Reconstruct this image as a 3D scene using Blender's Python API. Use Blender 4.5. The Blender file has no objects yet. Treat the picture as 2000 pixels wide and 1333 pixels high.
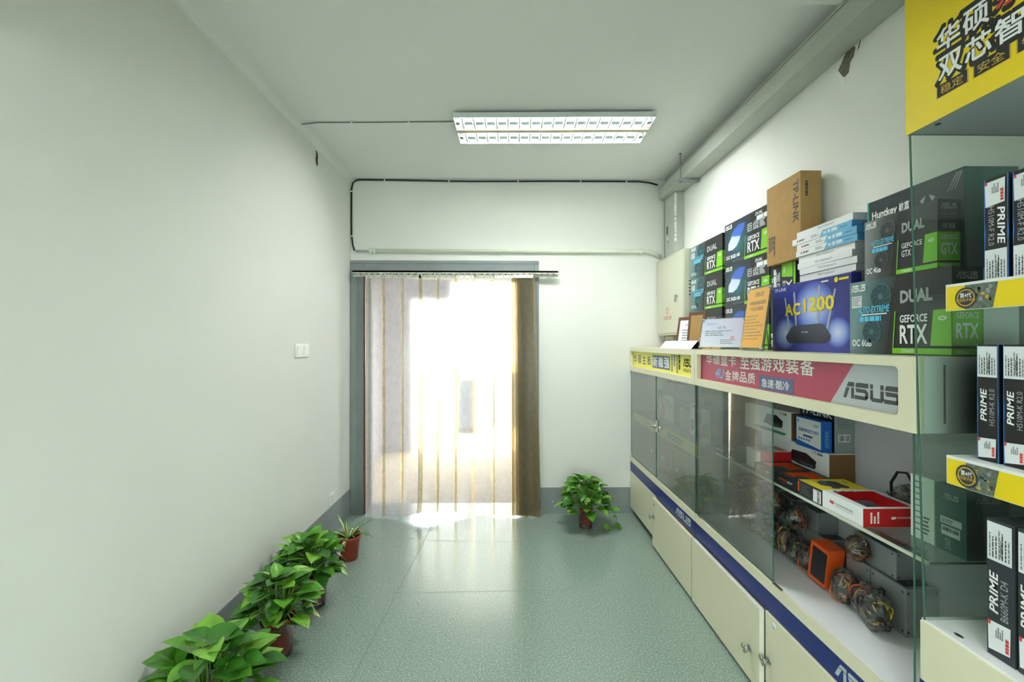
import bpy, bmesh, math, random
from mathutils import Vector, Matrix

# ------------------------------------------------------------------ camera, world, light, exposure
SC = bpy.context.scene
COL = SC.collection
R = math.radians
H_CAM, Y_BACK, X_LEFT, X_RIGHT, Z_CEIL, XF = 1.41, 3.77, -1.28, 1.38, 2.765, 1.03
cam_d = bpy.data.cameras.new('camera')
cam_d.lens, cam_d.sensor_width, cam_d.clip_start = 16.0, 36.0, 0.01
cam = bpy.data.objects.new('camera', cam_d)
cam.location = (0, 0, H_CAM)
cam.rotation_euler = (R(90 + 0.257), 0, R(-0.766))
COL.objects.link(cam)
SC.camera = cam

world = bpy.data.worlds.new('overcast_sky')
SC.world = world
world.use_nodes = True
bg = world.node_tree.nodes['Background']
bg.inputs['Color'].default_value = (0.93, 0.97, 1.0, 1)
bg.inputs['Strength'].default_value = 2.4

SC.view_settings.view_transform = 'Standard'
SC.view_settings.look = 'None'
SC.view_settings.exposure = 2.43
SC.view_settings.gamma = 1.0
SC.view_settings.use_curve_mapping = False
SC.cycles.transparent_max_bounces = 32
SC.cycles.caustics_reflective = False
SC.cycles.caustics_refractive = False
SC.cycles.sample_clamp_indirect = 5.0
FRONT_WATT, REAR_WATT = 3.1, 11.5        # per tube

# ------------------------------------------------------------------ materials
def lin(h):
    h = h.lstrip('#')
    c = [int(h[i:i + 2], 16) / 255 for i in (0, 2, 4)]
    return tuple(v / 12.92 if v <= 0.04045 else ((v + 0.055) / 1.055) ** 2.4 for v in c)

MATS = {}
def new_mat(name):
    m = bpy.data.materials.new(name)
    m.use_nodes = True
    MATS[name] = m
    nt = m.node_tree
    return m, nt, nt.nodes, nt.links, nt.nodes['Principled BSDF']

def mat(name, hexc, rough=0.5, spec=0.5, metal=0.0, var=0.0, scale=20.0, bump=0.0, bscale=200.0, emit=0.0):
    if name in MATS:
        return MATS[name]
    m, nt, N, L, b = new_mat(name)
    c = lin(hexc)
    b.inputs['Base Color'].default_value = (*c, 1)
    b.inputs['Roughness'].default_value = rough
    b.inputs['Specular IOR Level'].default_value = spec
    b.inputs['Metallic'].default_value = metal
    if emit:
        b.inputs['Emission Color'].default_value = (*c, 1)
        b.inputs['Emission Strength'].default_value = emit
    if var or bump:
        tc = N.new('ShaderNodeTexCoord')
    if var:
        t = N.new('ShaderNodeTexNoise'); t.inputs['Scale'].default_value = scale; t.inputs['Detail'].default_value = 4
        L.new(tc.outputs['Object'], t.inputs['Vector'])
        r = N.new('ShaderNodeValToRGB')
        r.color_ramp.elements[0].position, r.color_ramp.elements[1].position = 0.3, 0.7
        r.color_ramp.elements[0].color = (*[v * (1 - var) for v in c], 1)
        r.color_ramp.elements[1].color = (*[min(1, v * (1 + var)) for v in c], 1)
        L.new(t.outputs['Fac'], r.inputs['Fac']); L.new(r.outputs['Color'], b.inputs['Base Color'])
    if bump:
        t2 = N.new('ShaderNodeTexNoise'); t2.inputs['Scale'].default_value = bscale; t2.inputs['Detail'].default_value = 3
        L.new(tc.outputs['Object'], t2.inputs['Vector'])
        bp = N.new('ShaderNodeBump'); bp.inputs['Strength'].default_value = bump; bp.inputs['Distance'].default_value = 0.002
        L.new(t2.outputs['Fac'], bp.inputs['Height']); L.new(bp.outputs['Normal'], b.inputs['Normal'])
    return m

def uv_ramp(name, stops, direction=(1, 0), rough=0.35, radial=False):
    """printed colour gradient over a face's own UV square"""
    m, nt, N, L, b = new_mat(name)
    b.inputs['Roughness'].default_value = rough
    tc = N.new('ShaderNodeTexCoord')
    r = N.new('ShaderNodeValToRGB')
    while len(r.color_ramp.elements) < len(stops):
        r.color_ramp.elements.new(0.5)
    for e, (p, h) in zip(r.color_ramp.elements, stops):
        e.position = p; e.color = (*lin(h), 1)
    if radial:
        v = N.new('ShaderNodeVectorMath'); v.operation = 'DISTANCE'; v.inputs[1].default_value = (0.5, 0.5, 0)
        L.new(tc.outputs['UV'], v.inputs[0]); src = v.outputs['Value']
    else:
        v = N.new('ShaderNodeVectorMath'); v.operation = 'DOT_PRODUCT'; v.inputs[1].default_value = (*direction, 0)
        L.new(tc.outputs['UV'], v.inputs[0]); src = v.outputs['Value']
    L.new(src, r.inputs['Fac']); L.new(r.outputs['Color'], b.inputs['Base Color'])
    return m

def thin_glass(name, tint, refl=1.0, rough=0.0, haze=0.0):
    m, nt, N, L, b = new_mat(name)
    N.remove(b)
    out = N['Material Output']
    tr = N.new('ShaderNodeBsdfTransparent'); tr.inputs['Color'].default_value = (*lin(tint), 1)
    gl = N.new('ShaderNodeBsdfGlossy'); gl.inputs['Roughness'].default_value = rough
    fr = N.new('ShaderNodeFresnel'); fr.inputs['IOR'].default_value = 1.45
    mu = N.new('ShaderNodeMath'); mu.operation = 'MULTIPLY'; mu.inputs[1].default_value = refl
    mx = N.new('ShaderNodeMixShader')
    L.new(fr.outputs['Fac'], mu.inputs[0]); L.new(mu.outputs[0], mx.inputs['Fac'])
    src = tr.outputs[0]
    if haze:
        df = N.new('ShaderNodeBsdfDiffuse'); df.inputs['Color'].default_value = (0.8, 0.85, 0.8, 1)
        m2 = N.new('ShaderNodeMixShader'); m2.inputs['Fac'].default_value = haze
        L.new(tr.outputs[0], m2.inputs[1]); L.new(df.outputs[0], m2.inputs[2]); src = m2.outputs[0]
    L.new(src, mx.inputs[1]); L.new(gl.outputs[0], mx.inputs[2]); L.new(mx.outputs[0], out.inputs['Surface'])
    return m

WALL = mat('wall_paint', '#edeee9', 0.75, 0.25, var=0.02, scale=1.3, bump=0.05, bscale=60)
CEIL = mat('ceiling_paint', '#f5f6f3', 0.85, 0.2, var=0.015, scale=1.0, bump=0.06, bscale=40)
SKIRT = mat('grey_skirting_paint', '#8d9696', 0.5, 0.35, var=0.08, scale=6, bump=0.05, bscale=50)
CREAM = mat('cream_laminate', '#e4e0c4', 0.4, 0.4, var=0.02, scale=5)
CREAM_EDGE = mat('pale_edge_banding', '#e9e9e0', 0.4)
WHITE_L = mat('white_laminate', '#eceef0', 0.35, 0.4, var=0.02, scale=8)
LILAC = mat('grey_lilac_backing_board', '#c2c0cb', 0.6, var=0.03, scale=5)
NAVY = mat('navy_blue_vinyl', '#1f2f78', 0.35, 0.4)
SILVER_INK = mat('silver_ink', '#bcc6cc', 0.4)
ALU = mat('pale_aluminium', '#d3d1c4', 0.4, metal=0.35)
STEEL = mat('brushed_steel', '#b4b6b0', 0.3, metal=1.0)
ZINC = mat('galvanised_zinc_sheet', '#9fa6a8', 0.45, metal=0.55, var=0.06, scale=12)
TRAYM = mat('tray_grey_paint', '#b9beb4', 0.5, 0.4, var=0.05, scale=4)
DOORM = mat('door_frame_grey_paint', '#8b9394', 0.4, 0.4, var=0.08, scale=5)
RUST_REFLECTION = mat('rust_and_reflection_brown', '#8a5d3f', 0.7, var=0.2, scale=30)  # rust, also the reflections coloured onto the left door jamb
BLACK = mat('black_plastic', '#141416', 0.4)
DARK = mat('dark_card_print', '#232527', 0.4, 0.4)
DARK2 = mat('charcoal_card_print', '#343a40', 0.4, 0.4)
WHITE = mat('white_card', '#eef0f2', 0.5)
PAPER = mat('white_paper', '#f1f3f5', 0.7)
STICK = mat('white_sticker', '#e4e9ee', 0.4)
INK = mat('grey_print', '#6f7478', 0.6)
INKD = mat('black_print', '#1c1d1f', 0.6)
WINK = mat('white_print', '#f2f4f4', 0.4)
SINK = mat('silver_print', '#a9adb0', 0.35)
DINK = mat('dim_grey_print', '#71767a', 0.4)
RED = mat('red_card_print', '#c01c20', 0.45)
REDINK = mat('red_print', '#d23a34', 0.5)
GREEN = mat('lime_green_print', '#7ccb18', 0.4)
CYAN = mat('cyan_print', '#57c4ee', 0.4)
TEAL = mat('teal_fan_print', '#3d6f79', 0.35)
ASH = mat('grey_fan_print', '#5b6062', 0.35)
ASH_D = mat('dark_grey_fan_print', '#2d3031', 0.35)
TEAL_D = mat('dark_teal_print', '#1d3f47', 0.35)
YEL = mat('yellow_card_print', '#ecd51f', 0.45)
YSIGN = mat('yellow_sign_vinyl', '#f0d40c', 0.4, var=0.04, scale=6)
YPALE = mat('pale_yellow_sign_vinyl', '#f2ea60', 0.4)
GOLDINK = mat('gold_print', '#c9a53a', 0.4)
ORANGE = mat('orange_card', '#e0561a', 0.5)
TAN = mat('orange_certificate_paper', '#e2ab57', 0.6)
KRAFT = mat('kraft_cardboard', '#b08d5c', 0.8, 0.2, var=0.05, scale=25)
KRAFT_D = mat('kraft_cardboard_inside', '#7d5f40', 0.85, 0.2)
WOODF = mat('brown_wood_plaque', '#6d4b36', 0.45, var=0.15, scale=20)
MAROON = mat('crimson_sign_vinyl', '#b0455e', 0.35)
GREYSIGN = mat('silver_grey_sign_vinyl', '#b6bfc4', 0.35)
SLATE = mat('slate_blue_print', '#56618c', 0.4)
CREAMINK = mat('pale_sign_lettering', '#e8ece6', 0.4)
PCB = mat('circuit_board_print', '#5f6c60', 0.4, var=0.5, scale=140)
GREY_CARD = mat('grey_card', '#8f989a', 0.5)
TEALBOX = mat('dark_green_card_print', '#1f5f58', 0.4, var=0.06, scale=8)
BLUEC = mat('blue_card_print', '#1c5fc0', 0.45)
SKY = mat('light_blue_card_print', '#6fb9e4', 0.45)
SKYD = mat('mid_blue_card_print', '#3f93c8', 0.45)
LAV = uv_ramp('lavender_certificate_paper', [(0, '#dfe4ee'), (0.5, '#c9cfe2'), (1, '#cfc6dc')], (0.5, 0.5), 0.5)
GPUART = uv_ramp('box_teal_art', [(0.0, '#6f9396'), (0.3, '#3d5d62'), (0.62, '#26302f'), (1, '#232527')], (0.85, -0.25), 0.35)
GPUARTG = uv_ramp('box_grey_art', [(0.0, '#84898a'), (0.35, '#474b4c'), (0.7, '#2b2c2d'), (1, '#232527')], (0.9, -0.2), 0.35)
SHARKART = uv_ramp('box_deep_teal_art', [(0.0, '#2f7f86'), (0.25, '#1d4f5c'), (0.5, '#202b38'), (0.75, '#232527')], (0.7, 0.7), 0.35, radial=True)
ROUTERBLUE = uv_ramp('router_box_blue', [(0.0, '#2a2f7c'), (0.5, '#3d46a0'), (1, '#2b2f80')], (0.6, 0.5), 0.35)
ORB = uv_ramp('pale_blue_orb_print', [(0.0, '#d3dcf6'), (0.28, '#8fa6e6'), (0.46, '#4a5cc0'), (0.5, '#3f4aa6')], radial=True, rough=0.35)
ROUTERGREY = uv_ramp('router_picture_grey', [(0.0, '#2c2f3a'), (1, '#4b5060')], (0, 1), 0.35)
BLADE = uv_ramp('blue_sharp_swoosh', [(0.0, '#dfe8f6'), (0.5, '#c3d4ee'), (0.55, '#3f6bd0'), (1, '#335cbc')], (0.2, 0.8), 0.35)
GLASS = thin_glass('green_tinted_glass', '#dfeee4', 1.0, 0.0, 0.03)
GLASS_D = thin_glass('hazed_green_glass', '#eef6f0', 1.7, 0.015, 0.12)  # diffuse haze brightens the panes, standing in for reflected room light
GLASS_E = mat('glass_cut_edge', '#3f6b5a', 0.15, 0.6)
GLASS_A = thin_glass('hazed_door_glass', '#e6f1ea', 1.7, 0.015, 0.22)  # stronger haze put in for the missing light inside the cabinet
GLASS_S = thin_glass('dark_green_side_glass', '#dcebe1', 1.0, 0.01, 0.05)
ACRYLIC = thin_glass('clear_acrylic', '#eef4ee', 0.9, 0.02, 0.04)
BAG = thin_glass('crumpled_clear_bag', '#f4f5f5', 1.6, 0.12, 0.06)
CUP = thin_glass('clear_plastic_sleeve', '#fafbfa', 1.2, 0.03, 0.04)

def make_floor_mat():
    m, nt, N, L, b = new_mat('speckled_grey_green_vinyl')
    tc = N.new('ShaderNodeTexCoord')
    n1 = N.new('ShaderNodeTexNoise'); n1.inputs['Scale'].default_value = 130; n1.inputs['Detail'].default_value = 2
    r1 = N.new('ShaderNodeValToRGB')
    cr = r1.color_ramp
    cr.elements[0].position, cr.elements[1].position = 0.30, 0.72
    cr.elements[0].color = (*lin('#7c8f86'), 1); cr.elements[1].color = (*lin('#b7c6bc'), 1)
    e = cr.elements.new(0.55); e.color = (*lin('#90a398'), 1)
    n2 = N.new('ShaderNodeTexNoise'); n2.inputs['Scale'].default_value = 2.2; n2.inputs['Detail'].default_value = 5
    r2 = N.new('ShaderNodeValToRGB')
    r2.color_ramp.elements[0].position, r2.color_ramp.elements[1].position = 0.35, 0.7
    r2.color_ramp.elements[0].color = (0.94, 0.94, 0.93, 1); r2.color_ramp.elements[1].color = (1, 1, 1, 1)
    mx = N.new('ShaderNodeMix'); mx.data_type = 'RGBA'; mx.blend_type = 'MULTIPLY'; mx.inputs['Factor'].default_value = 1
    L.new(tc.outputs['Object'], n1.inputs['Vector']); L.new(tc.outputs['Object'], n2.inputs['Vector'])
    L.new(n1.outputs['Fac'], r1.inputs['Fac']); L.new(n2.outputs['Fac'], r2.inputs['Fac'])
    L.new(r1.outputs['Color'], mx.inputs['A']); L.new(r2.outputs['Color'], mx.inputs['B'])
    L.new(r1.outputs['Color'], b.inputs['Base Color'])
    rr = N.new('ShaderNodeMapRange'); rr.inputs['To Min'].default_value = 0.15; rr.inputs['To Max'].default_value = 0.24
    L.new(n2.outputs['Fac'], rr.inputs['Value']); L.new(rr.outputs['Result'], b.inputs['Roughness'])
    bp = N.new('ShaderNodeBump'); bp.inputs['Strength'].default_value = 0.12; bp.inputs['Distance'].default_value = 0.001
    L.new(n1.outputs['Fac'], bp.inputs['Height']); L.new(bp.outputs['Normal'], b.inputs['Normal'])
    b.inputs['Specular IOR Level'].default_value = 0.5
    return m
FLOORM = make_floor_mat()

def make_pvc(name, transp, tint, body, rough):
    m, nt, N, L, b = new_mat(name)
    N.remove(b); out = N['Material Output']
    tc = N.new('ShaderNodeTexCoord')
    mp = N.new('ShaderNodeMapping'); mp.inputs['Scale'].default_value = (3, 3, 2.0)
    nz = N.new('ShaderNodeTexNoise'); nz.inputs['Scale'].default_value = 9; nz.inputs['Detail'].default_value = 6
    L.new(tc.outputs['Object'], mp.inputs['Vector']); L.new(mp.outputs[0], nz.inputs['Vector'])
    mr = N.new('ShaderNodeMapRange'); mr.inputs['From Min'].default_value = 0.3; mr.inputs['From Max'].default_value = 0.7
    mr.inputs['To Min'].default_value = transp - 0.05; mr.inputs['To Max'].default_value = transp + 0.05
    L.new(nz.outputs['Fac'], mr.inputs['Value'])
    tr = N.new('ShaderNodeBsdfTransparent'); tr.inputs['Color'].default_value = (*lin(tint), 1)
    tl = N.new('ShaderNodeBsdfTranslucent'); tl.inputs['Color'].default_value = (*lin(body), 1)
    df = N.new('ShaderNodeBsdfDiffuse'); df.inputs['Color'].default_value = (*lin(body), 1)
    rf = N.new('ShaderNodeBsdfRefraction'); rf.inputs['Color'].default_value = (*lin(tint), 1); rf.inputs['IOR'].default_value = 1.06; rf.inputs['Roughness'].default_value = 0.55
    m0 = N.new('ShaderNodeMixShader'); m0.inputs['Fac'].default_value = 0.5
    L.new(tl.outputs[0], m0.inputs[1]); L.new(rf.outputs[0], m0.inputs[2])
    m1 = N.new('ShaderNodeMixShader'); m1.inputs['Fac'].default_value = 0.3
    L.new(m0.outputs[0], m1.inputs[1]); L.new(df.outputs[0], m1.inputs[2])
    m2 = N.new('ShaderNodeMixShader')
    L.new(mr.outputs['Result'], m2.inputs['Fac']); L.new(m1.outputs[0], m2.inputs[1]); L.new(tr.outputs[0], m2.inputs[2])
    gl = N.new('ShaderNodeBsdfGlossy'); gl.inputs['Roughness'].default_value = rough
    bp = N.new('ShaderNodeBump'); bp.inputs['Strength'].default_value = 0.25; bp.inputs['Distance'].default_value = 0.004
    L.new(nz.outputs['Fac'], bp.inputs['Height']); L.new(bp.outputs[0], gl.inputs['Normal'])
    fr = N.new('ShaderNodeFresnel'); fr.inputs['IOR'].default_value = 1.45
    m3 = N.new('ShaderNodeMixShader')
    L.new(fr.outputs[0], m3.inputs['Fac']); L.new(m2.outputs[0], m3.inputs[1]); L.new(gl.outputs[0], m3.inputs[2])
    L.new(m3.outputs[0], out.inputs['Surface'])
    return m
PVC = make_pvc('clear_pvc_strip', 0.50, '#f8f6f0', '#dcdde2', 0.2)
PVC_EDGE = make_pvc('doubled_pvc_tint', 0.72, '#faf3de', '#f3ecd6', 0.2)
PVC_OLD = make_pvc('yellowed_pvc_strip', 0.50, '#e4dbc6', '#bdb396', 0.3)

# ------------------------------------------------------------------ mesh building
class Frame:
    """a face's own square: p(0..1, 0..1) with print layers lying on it"""
    def __init__(s, o, u, v):
        s.o, s.u, s.v = Vector(o), Vector(u), Vector(v)
        s.n = s.u.cross(s.v).normalized()
    def p(s, a, b, layer=0):
        return s.o + s.u * a + s.v * b + s.n * (0.0004 * layer)
    def sub(s, a0, b0, a1, b1):
        return Frame(s.p(a0, b0), s.u * (a1 - a0), s.v * (b1 - b0))
    def up(s, a0, b0, a1, b1):      # writing runs upwards
        return Frame(s.p(a1, b0), s.v * (b1 - b0), -s.u * (a1 - a0))
    def down(s, a0, b0, a1, b1):    # writing runs downwards
        return Frame(s.p(a0, b1), -s.v * (b1 - b0), s.u * (a1 - a0))

TEXTS = {}
def text_shape(body, bold, shear):
    key = (body, bold, shear)
    if key not in TEXTS:
        cu = bpy.data.curves.new('lettering', 'FONT')
        cu.body, cu.offset, cu.shear, cu.resolution_u = body, bold, shear, 2
        ob = bpy.data.objects.new('lettering', cu)
        COL.objects.link(ob)
        dg = bpy.context.evaluated_depsgraph_get()
        me = bpy.data.meshes.new_from_object(ob.evaluated_get(dg))
        vs = [(v.co.x, v.co.y) for v in me.vertices]
        fs = [tuple(p.vertices) for p in me.polygons]
        bpy.data.objects.remove(ob); bpy.data.curves.remove(cu); bpy.data.meshes.remove(me)
        if vs:
            x0, x1 = min(v[0] for v in vs), max(v[0] for v in vs)
            y0, y1 = min(v[1] for v in vs), max(v[1] for v in vs)
            vs = [((x - x0) / (x1 - x0), (y - y0) / (y1 - y0)) for x, y in vs]
        TEXTS[key] = (vs, fs)
    return TEXTS[key]

class MB:
    def __init__(s):
        s.v, s.f, s.m, s.uv, s.mats, s.sm = [], [], [], [], [], []
    def mi(s, m):
        if m not in s.mats: s.mats.append(m)
        return s.mats.index(m)
    def face(s, pts, m, uv=None, smooth=False):
        i = len(s.v); s.v += [Vector(p) for p in pts]
        s.f.append(tuple(range(i, i + len(pts)))); s.m.append(s.mi(m)); s.uv.append(uv); s.sm.append(smooth)
    def mesh(s, vs, fs, m, smooth=False):
        i = len(s.v); s.v += [Vector(p) for p in vs]; k = s.mi(m)
        for f in fs:
            s.f.append(tuple(i + j for j in f)); s.m.append(k); s.uv.append(None); s.sm.append(smooth)
    def box(s, x0, x1, y0, y1, z0, z1, m, bev=0.0):
        if bev:
            bm = bmesh.new(); bmesh.ops.create_cube(bm, size=1)
            for v in bm.verts:
                v.co = Vector((x0 + (v.co.x + .5) * (x1 - x0), y0 + (v.co.y + .5) * (y1 - y0), z0 + (v.co.z + .5) * (z1 - z0)))
            bmesh.ops.bevel(bm, geom=bm.edges[:], offset=bev, segments=2, affect='EDGES', profile=0.6)
            bm.verts.index_update()
            s.mesh([v.co.copy() for v in bm.verts], [tuple(v.index for v in f.verts) for f in bm.faces], m)
            bm.free(); return
        P = [(x, y, z) for x in (x0, x1) for y in (y0, y1) for z in (z0, z1)]
        s.mesh(P, [(0, 1, 3, 2), (4, 6, 7, 5), (0, 4, 5, 1), (2, 3, 7, 6), (0, 2, 6, 4), (1, 5, 7, 3)], m)
    def hexa(s, P, m):   # 8 corners: bottom loop (ccw from above), top loop
        s.mesh(P, [(3, 2, 1, 0), (4, 5, 6, 7), (0, 1, 5, 4), (1, 2, 6, 5), (2, 3, 7, 6), (3, 0, 4, 7)], m)
    def tube(s, pts, r, m, n=8, closed=False, cap=True):
        pts = [Vector(p) for p in pts]; k = len(pts); rings = []
        rs = r if isinstance(r, (list, tuple)) else [r] * k
        ref = None
        for i, p in enumerate(pts):
            a = pts[(i - 1) % k] if (closed or i > 0) else p
            b = pts[(i + 1) % k] if (closed or i < k - 1) else p
            t = (b - a).normalized()
            if ref is None: ref = Vector((0, 0, 1)) if abs(t.z) < .9 else Vector((1, 0, 0))
            ref = (ref - t * ref.dot(t))
            ref = ref.normalized() if ref.length > 1e-6 else t.orthogonal().normalized()
            bt = t.cross(ref)
            rings.append([p + (ref * math.cos(2 * math.pi * j / n) + bt * math.sin(2 * math.pi * j / n)) * rs[i] for j in range(n)])
        vs = [q for g in rings for q in g]; fs = []
        for i in range(k if closed else k - 1):
            for j in range(n):
                a, b = i * n + j, i * n + (j + 1) % n
                c, d = ((i + 1) % k) * n + (j + 1) % n, ((i + 1) % k) * n + j
                fs.append((a, b, c, d))
        if cap and not closed:
            fs.append(tuple(range(n - 1, -1, -1))); fs.append(tuple((k - 1) * n + j for j in range(n)))
        s.mesh(vs, fs, m, True)
    def lathe(s, prof, m, n=28, c=(0, 0, 0), axis='z', smooth=True):
        vs, fs = [], []
        for (r, z) in prof:
            for j in range(n):
                a = 2 * math.pi * j / n
                p = {'z': (r * math.cos(a), r * math.sin(a), z), 'x': (z, r * math.cos(a), r * math.sin(a)), 'y': (r * math.sin(a), z, r * math.cos(a))}[axis]
                vs.append(Vector(c) + Vector(p))
        for i in range(len(prof) - 1):
            for j in range(n):
                fs.append((i * n + j, i * n + (j + 1) % n, (i + 1) * n + (j + 1) % n, (i + 1) * n + j))
        s.mesh(vs, fs, m, smooth)
    # ---- printing on a face
    def rect(s, F, a0, b0, a1, b1, m, layer=1):
        s.face([F.p(a0, b0, layer), F.p(a1, b0, layer), F.p(a1, b1, layer), F.p(a0, b1, layer)], m, [(0, 0), (1, 0), (1, 1), (0, 1)])
    def poly(s, F, pts, m, layer=1):
        xs, ys = [p[0] for p in pts], [p[1] for p in pts]
        dx, dy = (max(xs) - min(xs)) or 1, (max(ys) - min(ys)) or 1
        s.face([F.p(a, b, layer) for a, b in pts], m, [((a - min(xs)) / dx, (b - min(ys)) / dy) for a, b in pts])
    def disc(s, F, a, b, ra, rb, m, layer=1, n=28):
        s.poly(F, [(a + ra * math.cos(2 * math.pi * k / n), b + rb * math.sin(2 * math.pi * k / n)) for k in range(n)], m, layer)
    def ring(s, F, a, b, ra, rb, t, m, layer=1, n=28, k0=0, k1=None):
        for k in range(k0, n if k1 is None else k1):
            c0, s0, c1, s1 = math.cos(2 * math.pi * k / n), math.sin(2 * math.pi * k / n), math.cos(2 * math.pi * (k + 1) / n), math.sin(2 * math.pi * (k + 1) / n)
            s.face([F.p(a + ra * c0, b + rb * s0, layer), F.p(a + ra * c1, b + rb * s1, layer),
                    F.p(a + ra * t * c1, b + rb * t * s1, layer), F.p(a + ra * t * c0, b + rb * t * s0, layer)][::-1], m)
    def text(s, F, body, a0, b0, a1, b1, m, layer=2, bold=0.0, shear=0.0):
        cjk = any(ord(c) > 0x2e80 for c in body)
        if cjk and bold:
            rings = ((bold, 8), (bold * .55, 6)) if bold > .05 else ((bold, 4),)
            for r, n in rings:
                for k in range(n):
                    t = 2 * math.pi * (k + .5) / n; dx, dy = r * math.cos(t) * (a1 - a0) / len(body), r * math.sin(t) * (b1 - b0)
                    s.text(F, body, a0 + dx, b0 + dy, a1 + dx, b1 + dy, m, layer + .06 * (k + 1))
            return
        vs, fs = text_shape(body, bold, shear)
        s.mesh([F.p(a0 + x * (a1 - a0), b0 + y * (b1 - b0), layer) for x, y in vs], fs, m)
    def lines(s, F, a0, b0, a1, b1, n, m, layer=2, seed=0, fill=0.45):
        g = random.Random(seed); dy = (b1 - b0) / n
        for i in range(n):
            x = a0; y = b1 - (i + 1) * dy + dy * (1 - fill) / 2; end = a0 + (a1 - a0) * g.uniform(.55, 1)
            while x < end:
                w = (a1 - a0) * g.uniform(.06, .2)
                s.rect(F, x, y, min(x + w, end), y + dy * fill, m, layer); x += w + (a1 - a0) * .025
    def barcode(s, F, a0, b0, a1, b1, m, layer=2, seed=0, n=22):
        g = random.Random(seed); x = a0; d = (a1 - a0) / n
        while x < a1:
            w = d * g.choice((.3, .5, .9)); s.rect(F, x, b0, min(x + w, a1), b1, m, layer); x += w + d * g.choice((.3, .5, .8))
    def asus(s, F, a0, b0, a1, b1, m, layer=2, bold=0.0):
        W = 3.95
        def q(pts): s.poly(F, [(a0 + x / W * (a1 - a0), b0 + y * (b1 - b0)) for x, y in pts], m, layer)
        q([(.27, .72), (.86, .72), (.86, 1), (.42, 1)]); q([(0, 0), (.24, 0), (.5, .66), (.24, .66)]); q([(.62, 0), (.84, 0), (.84, .66), (.62, .66)])
        for x in (0.0, 2.04):
            q([(.96 + x, .72), (1.88 + x, .72), (1.88 + x, 1), (1.06 + x, 1), (.96 + x, .9)])
            q([(.96 + x, .6), (1.02 + x, .42), (1.66 + x, .42), (1.8 + x, .52), (1.7 + x, .64), (.96 + x, .66)])
            q([(1.64 + x, .2), (1.72 + x, .03), (1.88 + x, .16), (1.88 + x, .46), (1.8 + x, .56), (1.64 + x, .44)])
            q([(.88 + x, 0), (1.72 + x, 0), (1.84 + x, .22), (.88 + x, .24)])
        q([(2.0, .72), (2.2, .72), (2.2, 1), (2.0, 1)]); q([(2.68, .72), (2.9, .72), (2.9, 1), (2.68, 1)])
        q([(2.0, .14), (2.2, .22), (2.2, .66), (2.0, .66)]); q([(2.68, .22), (2.9, .14), (2.9, .66), (2.68, .66)])
        q([(2.0, .14), (2.14, 0), (2.76, 0), (2.9, .14), (2.9, .22), (2.0, .22)])
    def build(s, name, parent=None, loc=(0, 0, 0), rot=(0, 0, 0)):
        me = bpy.data.meshes.new(name)
        me.from_pydata([tuple(v) for v in s.v], [], s.f)
        for m in s.mats: me.materials.append(m)
        me.polygons.foreach_set('material_index', s.m)
        me.polygons.foreach_set('use_smooth', s.sm)
        if any(u is not None for u in s.uv):
            ul = me.uv_layers.new(name='UVMap')
            for p, u in zip(me.polygons, s.uv):
                if u is not None:
                    for li, c in zip(p.loop_indices, u): ul.data[li].uv = c
        me.update()
        o = bpy.data.objects.new(name, me); COL.objects.link(o)
        o.location, o.rotation_euler = loc, rot
        if parent is not None: o.parent = parent
        return o

def tag(o, label, cat, group=None):
    o['label'], o['category'] = label, cat
    if group: o['group'] = group
    return o
def thing(name, label, cat, loc=(0, 0, 0), rot=(0, 0, 0), group=None):
    o = bpy.data.objects.new(name, None); COL.objects.link(o)
    o.empty_display_size = 0.05
    o.location, o.rotation_euler = loc, rot
    return tag(o, label, cat, group)
def struct(name, mb):
    o = mb.build(name); o['kind'] = 'structure'; return o
def part(name, parent, m=None, box=None, bev=0.0, label=None):
    mb = MB(); mb.box(*box, m, bev); o = mb.build(name, parent)
    if label: o['label'] = label
    return o
def clone(root, loc=None, rot=None, label=None):
    r = root.copy(); COL.objects.link(r)
    for ch in list(root.children):
        c = ch.copy(); COL.objects.link(c); c.parent = r
        for g in list(ch.children):
            d = g.copy(); COL.objects.link(d); d.parent = c
    if loc is not None: r.location = loc
    if rot is not None: r.rotation_euler = rot
    if label: r['label'] = label
    return r

# ------------------------------------------------------------------ room shell
Y_REAR = -3.4
DX0, DX1, DZ = -1.17, 0.235, 2.03           # door opening in the back wall
mb = MB(); mb.box(X_LEFT - .2, X_RIGHT + .2, Y_REAR - .2, Y_BACK + .25, -.1, 0, FLOORM); struct('floor', mb)
mb = MB(); mb.box(X_LEFT - .2, X_RIGHT + .2, Y_REAR - .2, Y_BACK + .25, Z_CEIL, Z_CEIL + .1, CEIL); struct('ceiling', mb)
mb = MB(); mb.box(X_LEFT - .2, X_LEFT, Y_REAR, Y_BACK + .25, 0, Z_CEIL, WALL); wall_l = struct('wall_left', mb)
mb = MB(); mb.box(X_RIGHT, X_RIGHT + .2, Y_REAR, Y_BACK + .25, 0, Z_CEIL, WALL); wall_r = struct('wall_right', mb)
mb = MB()
mb.box(X_LEFT, DX0, Y_BACK, Y_BACK + .25, 0, Z_CEIL, WALL)
mb.box(DX1, X_RIGHT, Y_BACK, Y_BACK + .25, 0, Z_CEIL, WALL)
mb.box(DX0, DX1, Y_BACK, Y_BACK + .25, DZ, Z_CEIL, WALL)
wall_b = struct('wall_back', mb)
WX0, WX1, WZ0, WZ1 = -1.1, 1.15, .45, 1.4      # window added in the wall behind the camera for fill light
mb = MB(); mb.box(X_LEFT - .2, WX0, Y_REAR - .2, Y_REAR, 0, Z_CEIL, WALL); mb.box(WX1, X_RIGHT + .2, Y_REAR - .2, Y_REAR, 0, Z_CEIL, WALL)
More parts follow.
